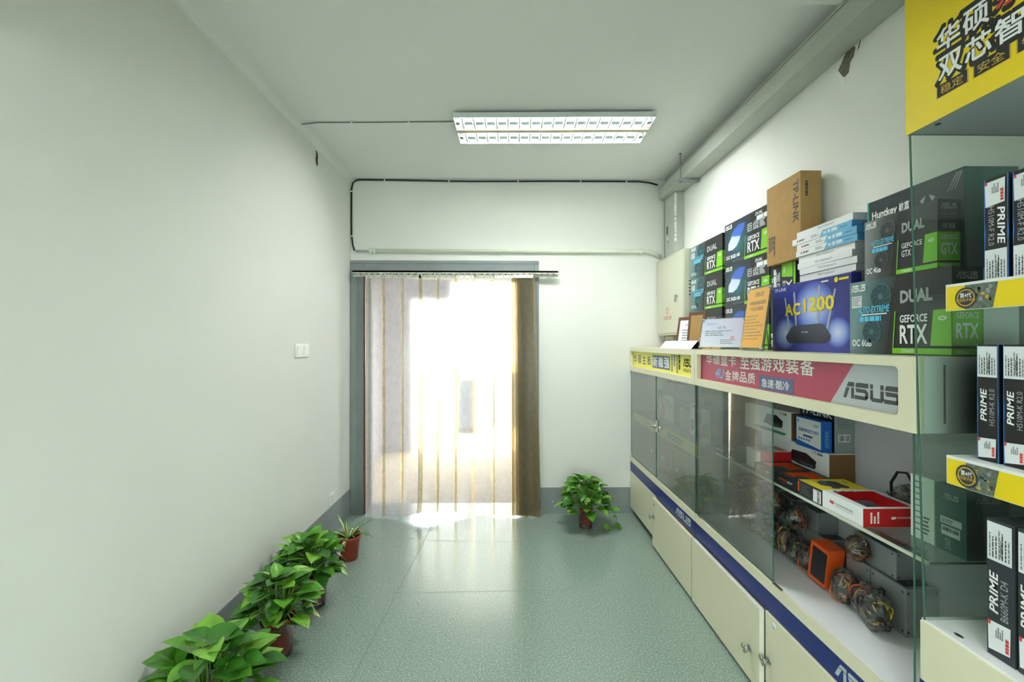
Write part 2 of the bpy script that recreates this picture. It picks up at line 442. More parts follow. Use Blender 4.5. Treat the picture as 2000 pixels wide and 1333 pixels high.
mb.box(WX0, WX1, Y_REAR - .2, Y_REAR, 0, WZ0, WALL); mb.box(WX0, WX1, Y_REAR - .2, Y_REAR, WZ1, Z_CEIL, WALL); struct('wall_front', mb)
mb = MB(); yf = Y_REAR - .12
for (a, b, c, d) in ((WX0, WX0 + .05, WZ0, WZ1), (WX1 - .05, WX1, WZ0, WZ1), (WX0, WX1, WZ0, WZ0 + .05), (WX0, WX1, WZ1 - .05, WZ1), (-.33, -.27, WZ0, WZ1)):
    mb.box(a, b, yf - .03, yf + .03, c, d, CREAM_EDGE)
mb.face([(WX0, yf, WZ0), (WX0, yf, WZ1), (WX1, yf, WZ1), (WX1, yf, WZ0)], GLASS); struct('added_window_1', mb)
mb = MB(); mb.box(X_LEFT, X_LEFT + .004, Y_REAR, Y_BACK - .004, 0, .213, SKIRT); struct('baseboard_left', mb)
mb = MB(); mb.box(.285, X_RIGHT, Y_BACK - .004, Y_BACK, 0, .213, SKIRT)
mb.box(X_LEFT, -1.276, Y_BACK - .004, Y_BACK, 0, .213, SKIRT)
g = random.Random(4)
for k in range(7):                          # chipped spots in the grey paint
    x, z = g.uniform(.37, .52), g.uniform(.04, .16)
    F = Frame((x, Y_BACK - .004, z), (.009, 0, .002), (.001, 0, .012)); mb.disc(F, .5, .5, .5, .5, PAPER, 1, 7)
struct('baseboard_back', mb)
mb = MB()                                    # plastered cove along the left wall
for a in range(4):
    t0, t1 = a / 4 * math.pi / 2, (a + 1) / 4 * math.pi / 2
    f = lambda t: (X_LEFT + .045 * (1 - math.sin(t)), Z_CEIL - .04 * (1 - math.cos(t)))
    (xa, za), (xb, zb) = f(t0), f(t1)
    mb.face([(xa, Y_REAR, za), (xa, Y_BACK, za), (xb, Y_BACK, zb), (xb, Y_REAR, zb)], CEIL, smooth=True)
mb.face([(X_LEFT, Y_REAR, Z_CEIL - .04), (X_LEFT, Y_BACK, Z_CEIL - .04), (X_LEFT, Y_BACK, Z_CEIL), (X_LEFT, Y_REAR, Z_CEIL)], CEIL)
mb.face([(X_LEFT, Y_REAR, Z_CEIL), (X_LEFT, Y_BACK, Z_CEIL), (X_LEFT + .045, Y_BACK, Z_CEIL), (X_LEFT + .045, Y_REAR, Z_CEIL)], CEIL)
struct('trim_1', mb)
mb = MB(); mb.box(X_LEFT, X_RIGHT, 1.4, 1.70, 2.69, Z_CEIL, CEIL); struct('trim_2', mb)   # shallow ceiling beam
mb = MB(); mb.box(X_LEFT, 1.0, .5, .92, 2.15, Z_CEIL, WALL); struct('added_beam', mb)   # unseen beam added over the camera to shade the upper left wall
# sheet joints and scuffs of the vinyl floor
mb = MB()
SEAM = mat('floor_sheet_joint', '#66736c', 0.6)
FF = Frame((0, 0, 0.0), (1, 0, 0), (0, 1, 0))
def seam(x0, y0, x1, y1, w=.0035):
    d = Vector((y1 - y0, x0 - x1)).normalized() * w / 2
    mb.poly(FF, [(x0 - d.x, y0 - d.y), (x1 - d.x, y1 - d.y), (x1 + d.x, y1 + d.y), (x0 + d.x, y0 + d.y)][::-1], SEAM, 1)
seam(-.56, 3.74, -.66, 1.6); seam(-1.05, 3.3, -.60, 3.3); seam(-.59, 3.26, .75, 3.19, .0025); seam(-.64, 2.58, .40, 2.60, .0025); seam(-.42, 2.5, -.47, 1.95, .002)
for k in range(26):
    x, y = g.uniform(-.8, .9), g.uniform(1.9, 3.7); a = g.uniform(0, 3.1); l = g.uniform(.008, .035)
    seam(x, y, x + l * math.cos(a), y + l * math.sin(a), g.uniform(.001, .004))
o = mb.build('floor_joints'); o['kind'] = 'structure'

# damaged plaster on two walls
mb = MB(); DAMP = mat('bare_plaster', '#6f6b5c', 0.9, var=.2, scale=60)
F = Frame((X_LEFT, 3.05, 2.60), (0, .07, 0), (0, 0, .15)); F.n = Vector((1, 0, 0))
mb.poly(F, [(.3, .35), (.55, 0), (.85, .25), (.9, .55), (.55, .62), (.4, .6)], DAMP, 2)
mb.tube([(X_LEFT + .002, 3.075, 2.705), (X_LEFT + .012, 3.075, 2.68), (X_LEFT + .006, 3.07, 2.64), (X_LEFT + .014, 3.073, 2.61)], .0035, INKD, 6)
mb.build('plaster_hole', wall_l)
mb = MB(); F = Frame((X_RIGHT, 1.88, 2.47), (0, -.16, 0), (0, 0, .12))
mb.poly(F, [(0.05, .55), (.3, .2), (.45, .25), (.5, .55), (.8, .8), (.85, 1), (.35, .98)], DAMP, 2)
F2 = Frame((X_RIGHT, 1.88, 2.44), (0, -.16, 0), (0, 0, .16))
mb.poly(F2, [(.0, .6), (.1, .62), (.3, .3), (.28, .05), (.12, .35)], PAPER, 3); mb.poly(F2, [(.62, .95), (.86, 1.1), (.8, .9), (.7, .7), (.6, .6), (.68, .85)], PAPER, 3)
mb.build('plaster_hole', wall_r)

# ------------------------------------------------------------------ outside the doorway
PAVE = mat('concrete_paving', '#d6c9b0', 0.8, var=.05, scale=3)
PORCH = mat('porch_white_render', '#c4c4cf', 0.8, var=.03, scale=2)
mb = MB(); mb.box(-9, 9, Y_BACK + .25, 30, -.12, -.02, PAVE); o = struct('floor_porch', mb)
mb = MB(); mb.box(-1.75, -1.6, Y_BACK + .25, 6.0, -.02, 2.6, PORCH); struct('wall_porch_left', mb)
mb = MB(); mb.box(1.6, 1.75, Y_BACK + .25, 6.0, -.02, 2.6, PORCH); struct('wall_porch_right', mb)
mb = MB(); mb.box(-1.75, 1.75, Y_BACK + .25, 6.1, 2.6, 2.7, PORCH); struct('ceiling_porch', mb)
mb = MB(); mb.box(-1.75, -1.24, 6.0, 6.1, -.02, 2.6, PORCH); mb.box(.16, 1.75, 6.0, 6.1, -.02, 2.6, PORCH)
mb.box(-1.24, -.72, 6.0, 6.1, 1.98, 2.6, PORCH); mb.box(-.72, .16, 6.0, 6.1, 2.22, 2.6, PORCH); struct('wall_porch_end', mb)
t = thing('utility_cabinet', 'narrow dark cabinet standing outside, blurred behind the middle curtain strips', 'cabinet', (-.64, 7.2, -.02))
part('body', t, mat('outdoor_grey_metal', '#707a86', .5), (-.14, .14, 0, .4, .08, .84), .01)
part('plinth', t, BLACK, (-.12, .12, .03, .37, 0, .08)); part('lid', t, mat('outdoor_pale_lid', '#d9cfc4', .5), (-.16, .16, -.02, .42, .84, 1.05), .01)
mb = MB(); mb.box(-.42, 3.0, 7.8, 7.95, -.02, .9, mat('outdoor_pale_render', '#aeb4bb', .8)); struct('wall_yard', mb)

# daylight enters here: the sampler is told where the opening is
pl = bpy.data.lights.new('door_daylight_portal', 'AREA'); pl.shape = 'RECTANGLE'; pl.size, pl.size_y = DX1 - DX0, DZ
pl.cycles.is_portal = True
po = bpy.data.objects.new('door_daylight_portal', pl); COL.objects.link(po)
pl2 = bpy.data.lights.new('added_window_portal', 'AREA'); pl2.shape = 'RECTANGLE'; pl2.size, pl2.size_y = WX1 - WX0, WZ1 - WZ0
pl2.cycles.is_portal = True
po2 = bpy.data.objects.new('added_window_portal', pl2); COL.objects.link(po2)
po2.location = ((WX0 + WX1) / 2, Y_REAR - .19, (WZ0 + WZ1) / 2); po2.rotation_euler = (R(90), 0, 0)
po.location = ((DX0 + DX1) / 2, Y_BACK + .24, DZ / 2); po.rotation_euler = (R(90), 0, R(180))

# ------------------------------------------------------------------ door frame and strip curtain
mb = MB()
y0 = Y_BACK - .02
mb.box(-1.276, DX0, y0, Y_BACK + .2, 0, 2.09, DOORM, .004)
mb.box(DX1, .272, y0, Y_BACK + .2, 0, 2.09, DOORM, .004)
mb.box(DX0, DX1, y0, Y_BACK + .2, 1.962, 2.09, DOORM, .004)
mb.box(-1.276, .272, y0 - .004, y0, 2.065, 2.073, DOORM); mb.box(.25, .256, y0 - .003, y0, 0, 2.06, DOORM)
mb.box(-1.225, -1.218, y0 - .003, y0, 0, 2.06, DOORM); mb.box(DX0, DX0 + .012, y0 + .02, y0 + .1, 0, DZ, RUST_REFLECTION)  # brown reflections in the left jamb put in as a coloured strip
o = mb.build('door_1'); o['kind'] = 'structure'

cur = thing('strip_curtain', 'clear plastic strip curtain hanging from a metal rail across the doorway', 'curtain', (-.45, 3.70, 0))
mb = MB()
mb.box(-.79, .875, -.012, .012, 1.982, 1.996, ALU); mb.box(-.79, .875, .010, .0145, 1.950, 1.996, ALU)
mb.box(-.79, .875, -.012, -.008, 1.972, 1.996, ALU)
for k in range(34):
    mb.box(-.78 + k * .0488, -.765 + k * .0488, -.0155, -.012, 1.962, 1.974, INK)
for x in (-.6, -.1, .4, .8): mb.box(x, x + .03, .014, .048, 1.96, 1.99, ALU)
mb.build('rail', cur)
edges = [(-1.135, -.975), (-1.000, -.830), (-.845, -.675), (-.710, -.540), (-.560, -.397), (-.412, -.250), (-.252, -.092), (-.100, .070)]
bottoms = [.010, .008, .030, .034, .030, .014, .004, .010]
CLIP = mat('pale_metal_clip', '#c9cabc', .4, metal=.5)
CLIPW = mat('white_clip', '#eceae2', .4)
def strip(x0, x1, zb, yo, m, seed, curl=0.0, flare=0.0):
    g = random.Random(seed); mb = MB(); nx, nz = 6, 26; top = 1.955; vs = []
    ph, am = g.uniform(0, 6), g.uniform(.002, .006)
    for side in (0, 1):
        for i in range(nz + 1):
            t = i / nz; z = top + (zb - top) * t
            for j in range(nx + 1):
                s = j / nx
                x = x0 + (x1 - x0) * s + flare * t * (.4 + s) + am * .6 * math.sin(2 * t + ph)
                y = yo + am * math.sin(3.2 * t + ph + s * 2) * t + .006 * math.sin(math.pi * s) * (.5 + t)
                if i > nz - 4: y -= curl * (i - nz + 4) ** 2 / 9 ; 
                if i == nz: z += .010 * math.sin(s * 3 + ph) * (1 if zb > .02 else .4)
                vs.append((x + .45, y + .002 * side, z))
    n = (nz + 1) * (nx + 1); fs, rim = [], []
    for i in range(nz):
        for j in range(nx):
            a = i * (nx + 1) + j; q = (a, a + nx + 1, a + nx + 2, a + 1)
            fs.append(q); fs.append(tuple(n + k for k in q[::-1]))
    ring = [j for j in range(nx + 1)] + [(i + 1) * (nx + 1) - 1 for i in range(1, nz + 1)] + [nz * (nx + 1) + j for j in range(nx - 1, -1, -1)] + [i * (nx + 1) for i in range(nz - 1, 0, -1)]
    for k in range(len(ring)):
        a, b = ring[k], ring[(k + 1) % len(ring)]; rim.append((vs[a], vs[b], vs[n + b], vs[n + a]))
    mb.mesh(vs, fs, m, True)
    if m is PVC:                             # yellow light through doubled strips is put into this edge colour
        k = mb.mi(PVC_EDGE)
        for i in range(nz):
            for c in (2 * (i * nx + nx - 1), 2 * (i * nx + nx - 1) + 1): mb.m[c] = k
    for q in rim: mb.face(q, m)
    return mb.build('strip', cur)
for k, ((a, b), zb) in enumerate(zip(edges, bottoms)):
    o = strip(a, b, zb, .0 if k % 2 else -.006, PVC, k, .03 if k in (2, 3, 5) else 0.0)
    mb = MB(); mb.box(a + .45 + .008, b + .45 - .012, -.016, -.012, 1.934, 1.960, CLIPW if k in (5, 7) else CLIP)
    for x in (a + .03, (a + b) / 2, b - .03):
        mb.box(x + .44, x + .452, -.0175, -.012, 1.955, 1.975, CLIP); mb.box(x + .442, x + .447, -.018, -.016, 1.943, 1.949, INKD)
    mb.build('clip', cur)
for k, (a, b, fl) in enumerate([(.045, .155, .02), (.07, .20, .035), (.09, .215, .045), (.12, .232, .035)]):
    o = strip(a, b, .012 + .004 * k, -.014 - .007 * k, PVC_OLD, 40 + k, 0, fl); o['label'] = 'yellowed strip bunched at the right side'
mb = MB(); mb.box(.51, .67, -.045, -.012, 1.934, 1.960, CLIPW); mb.build('clip', cur)

# ------------------------------------------------------------------ services on walls and ceiling
LAMP_W = mat('white_enamel_reflector', '#e8eeee', 0.3)
def tube_mat(name, strength):
    m, nt, N, L, b = new_mat(name)
    b.inputs['Emission Color'].default_value = (0.99, 1.0, 0.985, 1); b.inputs['Emission Strength'].default_value = strength
    return m
def fixture(label, loc, rz, strength, mname):
    t = thing('ceiling_light', label, 'light', loc, (0, 0, rz), 'twin tube ceiling lights')
    w, d, h, zt = .590, .175, .046, -.016      # shallow tray held just off the ceiling
    mb = MB()
    mb.box(-.3, .3, -.07, .07, zt, -.0005, LAMP_W)
    mb.box(-w, w, -d, d, zt - .003, zt, LAMP_W); mb.box(-w, w, -d, -d + .004, -h, zt - .003, LAMP_W); mb.box(-w, w, d - .004, d, -h, zt - .003, LAMP_W)
    mb.box(-w, -w + .004, -d + .004, d - .004, -h, zt - .003, LAMP_W); mb.box(w - .004, w, -d + .004, d - .004, -h, zt - .003, LAMP_W)
    mb.build('housing', t)
    mb = MB(); mb.box(-w + .004, w - .004, -.02, .02, -h - .002, zt - .004, mat('cream_channel_cover', '#ddd9b4', .5), .002); mb.build('channel_cover', t)
    CELL = mat('mirror_louvre_cell', '#b9d2da', .25, metal=.4)
    for s in (-1, 1):
        yc = s * .095
        mb = MB()
        for k in range(17):
            x = -w + .05 + k * (2 * w - .1) / 16
            mb.box(x - .005, x + .005, yc - .068, yc + .068, -h + .001, -h + .0035, LAMP_W)
            if k < 16: mb.box(x + .009, x + (2 * w - .1) / 16 - .009, yc - .020, yc + .020, -h + .0035, -h + .0045, CELL)
        mb.build('louvre', t)
        mb = MB(); mb.tube([(-w + .03, yc, -.031), (w - .03, yc, -.031)], .0085, MATS.get(mname) or tube_mat(mname, 5.0), 12); mb.build('tube', t)
        for q in (-1, 1):                      # direct and mirrored light of the tube
            al = bpy.data.lights.new('tube_light', 'AREA'); al.shape = 'RECTANGLE'; al.size, al.size_y = 2 * w - .10, .030
            al.energy, al.color = strength / 2, (0.99, 1.0, 0.985)
            lo = bpy.data.objects.new('tube_light', al); COL.objects.link(lo); lo.parent = t; lo.location = (0, yc + q * .043, -.0235)
        for e in (-1, 1):
            mb = MB(); mb.box(e * (w - .02) - .012, e * (w - .02) + .012, yc - .016, yc + .016, -h + .002, zt - .004, mat('grey_lampholder', '#8e999e', .5), .002); mb.build('lampholder', t)
            mb = MB(); mb.lathe([(.0, -.003), (.005, -.003), (.005, 0)], STEEL, 10, (e * (w - .012), yc + .05, -h)); mb.build('screw', t)
    return t
fixture('lit twin-tube ceiling light with louvres in front of the doorway', (.285, 2.80, Z_CEIL), R(-1.3), FRONT_WATT, 'fluorescent_tube')
fixture('added twin-tube ceiling light, unseen at the rear, filling the room', (-.35, -1.7, Z_CEIL), 0, REAR_WATT, 'fluorescent_tube')  # fixture added behind the camera to fill the room with light

mb = MB(); pts = [(-1.25, 2.80, 2.752), (-1.15, 2.797, 2.761), (-.8, 2.79, 2.7615), (-.36, 2.775, 2.7615), (-.305, 2.774, 2.7615)]
GREYW = mat('grey_wire_sheath', '#7c8078', .5); mb.tube(pts, .0035, GREYW, 6)
for x in (-.95, -.6, -.42): mb.box(x, x + .012, 2.775, 2.80, 2.756, Z_CEIL - .0005, PAPER)
tag(mb.build('wire'), 'thin grey wire clipped along the ceiling to the light', 'wire')

mb = MB()
yb = Y_BACK - .0075
P = [(-1.248, yb, 2.172), (-1.262, yb, 2.22), (-1.272, yb, 2.3), (-1.273, yb, 2.5), (-1.272, yb, 2.68), (-1.262, yb, 2.73), (-1.235, yb, 2.752), (-1.2, yb, 2.757), (-.9, yb, 2.755), (-.3, yb, 2.748), (.5, yb, 2.753), (1.1, yb, 2.753), (1.19, yb, 2.745), (1.262, yb, 2.725)]
mb.tube(P, .0068, BLACK, 8)
cab = mb.build('cable'); tag(cab, 'black cable running up the left corner and along the top of the back wall', 'cable')
for (x, z, v) in [(-1.273, 2.66, 1), (-1.272, 2.29, 1), (-1.0, 2.756, 0), (-.47, 2.75, 0), (.1, 2.7505, 0), (.62, 2.753, 0), (1.0, 2.753, 0)]:
    mb = MB()
    if v: mb.box(x - .0075, x + .0085, yb - .008, Y_BACK - .0005, z - .005, z + .005, PAPER)
    else: mb.box(x - .005, x + .005, yb - .008, Y_BACK - .0005, z - .009, z + .009, PAPER)
    mb.build('cable_clip', cab)
PIPEM = mat('cream_pvc_pipe', '#e3ead9', .45)
mb = MB(); yp = Y_BACK - .018
mb.tube([(-1.10, yp, 2.168), (1.16, yp, 2.168), (1.19, yp, 2.165), (1.28, yp, 2.125)], .0165, PIPEM, 12)
pip = mb.build('conduit_pipe'); tag(pip, 'cream plastic conduit pipe running above the doorway on the back wall', 'pipe')
mb = MB(); mb.tube([(-1.235, yp + .004, 2.168), (-1.10, yp, 2.168)], .009, mat('grey_pvc_pipe', '#b3bcb8', .45), 10); mb.build('thin_end', pip)
for x in (-1.11, -1.08, -.05, 1.12):
    mb = MB(); mb.tube([(x - .012, yp, 2.168), (x + .012, yp, 2.168)], .0185, PIPEM, 12); mb.box(x - .008, x + .008, yp, Y_BACK - .0005, 2.14, 2.196, PIPEM); mb.build('pipe_clip', pip)

def plate(name, label, cat, y0, y1, z0, z1, rockers):
    t = thing(name, label, cat, (X_LEFT, (y0 + y1) / 2, z0))
    w = (y1 - y0) / 2; h = z1 - z0; PL = mat('white_switch_plastic', '#f2f4ee', .35)
    mb = MB(); mb.box(0.0005, .009, -w, w, 0, h, PL, .002); mb.build('plate', t)
    if rockers:
        for s in (-1, 1):
            mb = MB(); c = s * w * .47
            mb.hexa([(.009, c - w * .34, h * .14), (.013, c - w * .34, h * .14), (.013, c + w * .34, h * .14), (.009, c + w * .34, h * .14), (.009, c - w * .34, h * .86), (.0165, c - w * .34, h * .86), (.0165, c + w * .34, h * .86), (.009, c + w * .34, h * .86)], PL)
            mb.build('rocker', t)
    else:
        mb = MB()
        for (a, b) in ((-.3, .62), (.3, .62), (-.35, .3), (0, .38), (.35, .3)): mb.box(.009, .0095, a * w - .002, a * w + .002, h * b - .006, h * b + .006, INKD)
        mb.build('socket_holes', t)
    return t
plate('light_switch', 'white double rocker light switch on the left wall', 'switch', 2.775, 2.955, 1.322, 1.404, True)
plate('power_outlet', 'small white power outlet low on the left wall near the doorway', 'outlet', 3.31, 3.405, .225, .31, False)

# cable tray and trunking, meter box
t = thing('cable_tray', 'long grey metal cable tray running along the top of the right wall', 'tray', (1.318, 3.7, 2.585))
L_ = 3.72 - Y_REAR
mb = MB(); mb.box(-.056, .058, -L_ + .03, .02, 0, .088, TRAYM); mb.box(-.0575, -.0555, -L_ + .03, .02, .090, .0945, TRAYM)
for k in range(3):
    F = Frame((-.056, -.14 - k * .05, .03), (0, -.012, 0), (0, .0, .02)); F.n = Vector((-1, 0, 0)); mb.disc(F, .5, .5, .3, .5, INKD, 2, 8)
mb.build('trough', t)
mb = MB(); mb.box(-.060, .058, -L_ + .03, .03, .0945, .098, TRAYM); mb.build('lid', t)
mb = MB(); mb.box(-.053, .055, -L_ + .03, .02, .0881, .0945, BLACK); mb.build('shadow_gap_strip', t)  # black strip put in as the shade between trough and lid
for y in (-.47, -4.2):
    mb = MB(); mb.box(-.085, .061, y - .02, y + .02, -.022, -.001, ZINC, .002); mb.build('bracket', t)
    mb = MB(); mb.tube([(-.072, y, -.025), (-.072, y, .1795)], .0045, ZINC, 8); mb.lathe([(0, .175), (.011, .175), (.011, .1795), (0, .1795)], ZINC, 10, (-.072, y, 0)); mb.lathe([(0, -.03), (.009, -.03), (.009, -.022), (0, -.022)], ZINC, 6, (-.072, y, 0)); mb.build('hanger_rod', t)
t = thing('cable_trunking', 'grey metal cable trunking dropping from the tray down to the meter box', 'trunking', (1.318, 3.66, 2.08))
mb = MB(); mb.box(-.015, .0615, -.16, .07, .005, .503, TRAYM); mb.box(-.0165, -.015, .048, .052, .005, .503, INKD); mb.build('duct', t)
mb = MB(); F = Frame((-.015, .02, .2), (0, -.05, 0), (0, 0, .075)); mb.rect(F, 0, 0, 1, 1, ZINC, 1); mb.rect(F, .15, .1, .85, .9, mat('trunking_opening', '#565b58', .6), 2)
mb.disc(F, .7, -.35, .25, .18, PAPER, 2, 10); mb.disc(F, .8, -.75, .2, .06, INKD, 2, 8); mb.build('access_plate', t)
mb = MB()
g = random.Random(8)
for k in range(12):
    z = .12 + k * .032; mb.box(-.013 + g.uniform(-.004, .002), .0, -.164 - g.uniform(0, .006), -.1605, z, z + g.uniform(.02, .04), PAPER)
mb.build('plaster_smear', t)

BOXM = mat('beige_enamel_steel', '#cfd0bb', .4)
t = thing('meter_box', 'beige steel electrical box with red warning text on the right wall', 'electrical box', (1.3135, 3.463, 1.47))
mb = MB(); mb.box(-.062, .066, -.285, .285, 0, .608, BOXM, .003); mb.build('casing', t)
mb = MB(); mb.box(-.0665, -.0622, -.272, .27, .015, .593, BOXM, .003)
F = Frame((-.0665, .27, .015), (0, -.542, 0), (0, 0, .578))
mb.text(F, '注意安全', .27, .18, .60, .235, REDINK, 1, .0); mb.ring(F, .43, .30, .055, .045, .8, REDINK, 1, 18)
mb.poly(F, [(.43, .33), (.415, .30), (.43, .305), (.425, .27), (.445, .31), (.43, .305)], REDINK, 1)
d = mb.build('door', t)
mb = MB(); mb.lathe([(0, -.012), (.012, -.012), (.014, 0)], STEEL, 12, (-.0665, -.155, .29), 'x'); mb.box(-.083, -.0785, -.158, -.152, .262, .292, STEEL); mb.lathe([(.0, -.006), (.011, -.006), (.011, 0)], STEEL, 12, (-.078, -.155, .255), 'x'); mb.build('lock_key', d)
for k in range(5):
    mb = MB(); z = .285 + k * .024; mb.box(-.03, .045, -.2885, -.285, z, z + .013, BOXM); mb.box(-.03, .045, -.2865, -.285, z - .006, z, INKD); mb.build('vent', t)
mb = MB(); mb.box(.0, .05, .10, .26, -.035, -.001, BOXM); mb.box(-.02, .05, -.2, .24, -.006, -.001, RUST_REFLECTION); mb.build('mounting_foot', t)

# ------------------------------------------------------------------ display cabinets
ZL, ZH0, ZT = .478, 1.182, 1.375
def front_frame(mb, x, ya, yb, za, zb, hole, m, th=.022, rnd=0.0):
    """panel facing -X from yb (far) to ya (near) with a rectangular hole (ya,yb,za,zb)"""
    hya, hyb, hza, hzb = hole
    mb.box(x, x + th, ya, yb, za, hza, m); mb.box(x, x + th, ya, yb, hzb, zb, m)
    mb.box(x, x + th, ya, hya, hza, hzb, m); mb.box(x, x + th, hyb, yb, hza, hzb, m)
    if rnd:
        for (yc, zc, sy, sz) in ((hya, hza, 1, 1), (hya, hzb, 1, -1)):
            n = 5; pts = [(yc, zc)] + [(yc + sy * rnd * (1 - math.sin(k / n * math.pi / 2)), zc + sz * rnd * (1 - math.cos(k / n * math.pi / 2))) for k in range(n + 1)]
            a = [(x, p[0], p[1]) for p in pts]; b = [(x + th, p[0], p[1]) for p in pts]; k = len(pts)
            mb.mesh(a + b, [tuple(range(k)), tuple(range(2 * k - 1, k - 1, -1))] + [(i, (i + 1) % k, k + (i + 1) % k, k + i) for i in range(k)], m)
def lever(parent, x, y, z):
    mb = MB()
    mb.lathe([(0, -.004), (.013, -.004), (.015, 0)], STEEL, 14, (x, y, z), 'x'); mb.tube([(x - .003, y, z), (x - .022, y, z)], .0055, STEEL, 10)
    for s in (-1, 1):
        mb.lathe([(0, -.006), (.010, -.004), (.011, 0), (.008, .004), (0, .005)], STEEL, 12, (x - .024, y + s * .0115, z + .004), 'x')
    mb.lathe([(0, -.004), (.007, -.003), (.008, .003), (0, .004)], STEEL, 10, (x - .024, y, z - .012), 'x')
    return mb.build('lock_key', parent)
def glass_panel(name, parent, x0, x1, y0, y1, z0, z1, m=GLASS, thin='x', label=None):
    mb = MB()
    if thin == 'x':
        xm = (x0 + x1) / 2
        mb.face([(xm, y1, z0), (xm, y0, z0), (xm, y0, z1), (xm, y1, z1)], m)
        e = [((x0, x1, y0, y0 + .0012, z0, z1)), ((x0, x1, y1 - .0012, y1, z0, z1)), ((x0, x1, y0, y1, z0, z0 + .001)), ((x0, x1, y0, y1, z1 - .001, z1))]
    elif thin == 'y':
        ym = (y0 + y1) / 2
        mb.face([(x0, ym, z0), (x1, ym, z0), (x1, ym, z1), (x0, ym, z1)], m)
        e = [((x0, x0 + .0015, y0, y1, z0, z1)), ((x1 - .001, x1, y0, y1, z0, z1)), ((x0, x1, y0, y1, z0, z0 + .001))]
    else:
        zm = (z0 + z1) / 2
        mb.face([(x0, y0, zm), (x1, y0, zm), (x1, y1, zm), (x0, y1, zm)], m)
        e = [((x0, x0 + .0015, y0, y1, z0, z1)), ((x0, x1, y0, y0 + .0015, z0, z1))]
    for q in e: mb.box(*q, GLASS_E)
    o = mb.build(name, parent)
    if label: o['label'] = label
    return o

def base_cabinet(t, ya, yb):
    """carcass, plinth, ledge and blue band of a low display cabinet; local x=0 is the front"""
    D_ = X_RIGHT - XF - .004
    part('plinth', t, BLACK, (.035, D_, ya + .005, yb - .005, 0, .045))
    part('carcass', t, CREAM, (.018, D_, ya, yb, .045, ZL - .02))
    mb = MB(); mb.box(-.001, D_, ya, yb, ZL - .04, ZL - .0005, CREAM); mb.box(.012, D_, ya, yb, ZL - .0005, ZL, WHITE_L); mb.build('deck', t)
    mb = MB(); mb.box(.002, .018, ya, yb, .356, .437, NAVY); return mb

# cabinet under the yellow sign, beside the back wall
YA0, YA1 = 2.470, Y_BACK - .006
ca = thing('display_cabinet', 'cream display cabinet with yellow sign and glass doors beside the back wall', 'display cabinet', (XF, 0, 0))
mb = base_cabinet(ca, YA0, YA1); o = mb.build('blue_band', ca)
F = Frame((.002, 2.755, .378), (0, -.225, 0), (0, 0, .042)); mb = MB(); mb.asus(F, 0, 0, 1, 1, SILVER_INK, 1); mb.build('lettering', o)
part('door', ca, CREAM, (0.0, .016, 3.135, YA1 - .004, .055, .352), .002)
o = part('door', ca, CREAM, (-.022, -.004, YA0 + .002, 3.128, .02, .35), .002)
mb = MB(); mb.lathe([(0, -.002), (.008, -.002), (.009, 0)], INK, 12, (-.022, 3.085, .312), 'x'); mb.build('keyhole', o)
lever(o, -.022, 3.10, .225); 
mb = MB(); mb.box(.02, X_RIGHT - XF - .004, YA0 + .001, YA1, ZT - .018, ZT, CREAM); mb.box(.02, X_RIGHT - XF - .004, YA0 + .001, YA1, ZH0, ZH0 + .016, CREAM); mb.build('top_board', ca)
mb = MB(); front_frame(mb, -.002, YA0 + .001, YA1, ZH0, ZT, (YA0 + .045, YA1 - .012, ZH0 + .036, ZT - .032), CREAM); mb.build('sign_frame', ca)
mb = MB(); mb.box(.0225, .028, YA0 + .02, YA1 - .005, ZH0 + .018, ZT - .02, YPALE)
F = Frame((.0225, YA1 - .012, ZH0 + .036), (0, -(YA1 - .012 - YA0 - .045), 0), (0, 0, ZT - .032 - ZH0 - .036))
def py(px, x=XF): return 889 * x / (px - 988)
for k, ch in enumerate('华硕主板'):
    mb.text(F, ch, .015 + k * .097, .25, .085 + k * .097, .76, NAVY, 1, .012)
mb.rect(F, .405, .13, .685, .85, SLATE, 1)
for k, ch in enumerate('新稳强'): mb.text(F, ch, .415 + k * .092, .22, .49 + k * .092, .76, CREAMINK, 2, .03)
for k in range(3): mb.lines(F.down(.70 + k * .035, .02, .725 + k * .035, .95), 0, 0, 1, 1, 1, DINK, 1, k, .8)
mb.lines(F.down(.80, .02, .825, .95), 0, 0, 1, 1, 1, INKD, 1, 9, .9)
mb.asus(F, .86, .42, 1.0, .80, INKD, 1); mb.text(F, '华硕品质·坚若磐石', .86, .17, 1.0, .34, INKD, 1)
mb.build('sign_panel', ca)
part('back_board', ca, WALL, (.342, .345, YA0 + .002, YA1, ZL + .001, ZH0 - .001))
o = glass_panel('glass_door', ca, .006, .011, 3.133, YA1 - .008, ZL + .004, ZH0 + .004, GLASS_A)
mb = MB(); mb.box(.004, .012, YA1 - .03, YA1 - .014, ZL + .002, ZL + .02, STEEL); mb.build('pivot', o)
o = glass_panel('glass_door', ca, .006, .011, YA0 + .012, 3.127, ZL + .004, ZH0 + .004, GLASS_A)
mb = MB(); mb.box(.0005, .0055, 3.085, 3.126, .80, .88, STEEL, .001); mb.lathe([(0, -.012), (.01, -.012), (.012, 0)], STEEL, 12, (.0, 3.118, .838), 'x'); mb.tube([(-.012, 3.118, .838), (-.018, 3.14, .836)], .007, STEEL, 8)
mb.lathe([(0, -.012), (.006, -.012), (.008, 0)], STEEL, 10, (.005, 3.04, .84), 'x'); mb.build('lock', o)
mb = MB(); mb.box(.004, .014, YA0 + .012, YA0 + .05, ZL + .001, ZL + .012, STEEL); mb.build('pivot', o)
glass_panel('side_glass', ca, .006, .34, YA0 + .003, YA0 + .008, ZL + .001, ZH0, GLASS_D, 'y')
mb = MB(); mb.box(.03, .34, YA0 + .012, YA1 - .002, .832, .845, WHITE_L); mb.box(.026, .03, YA0 + .010, YA1 - .002, .775, .845, YPALE)
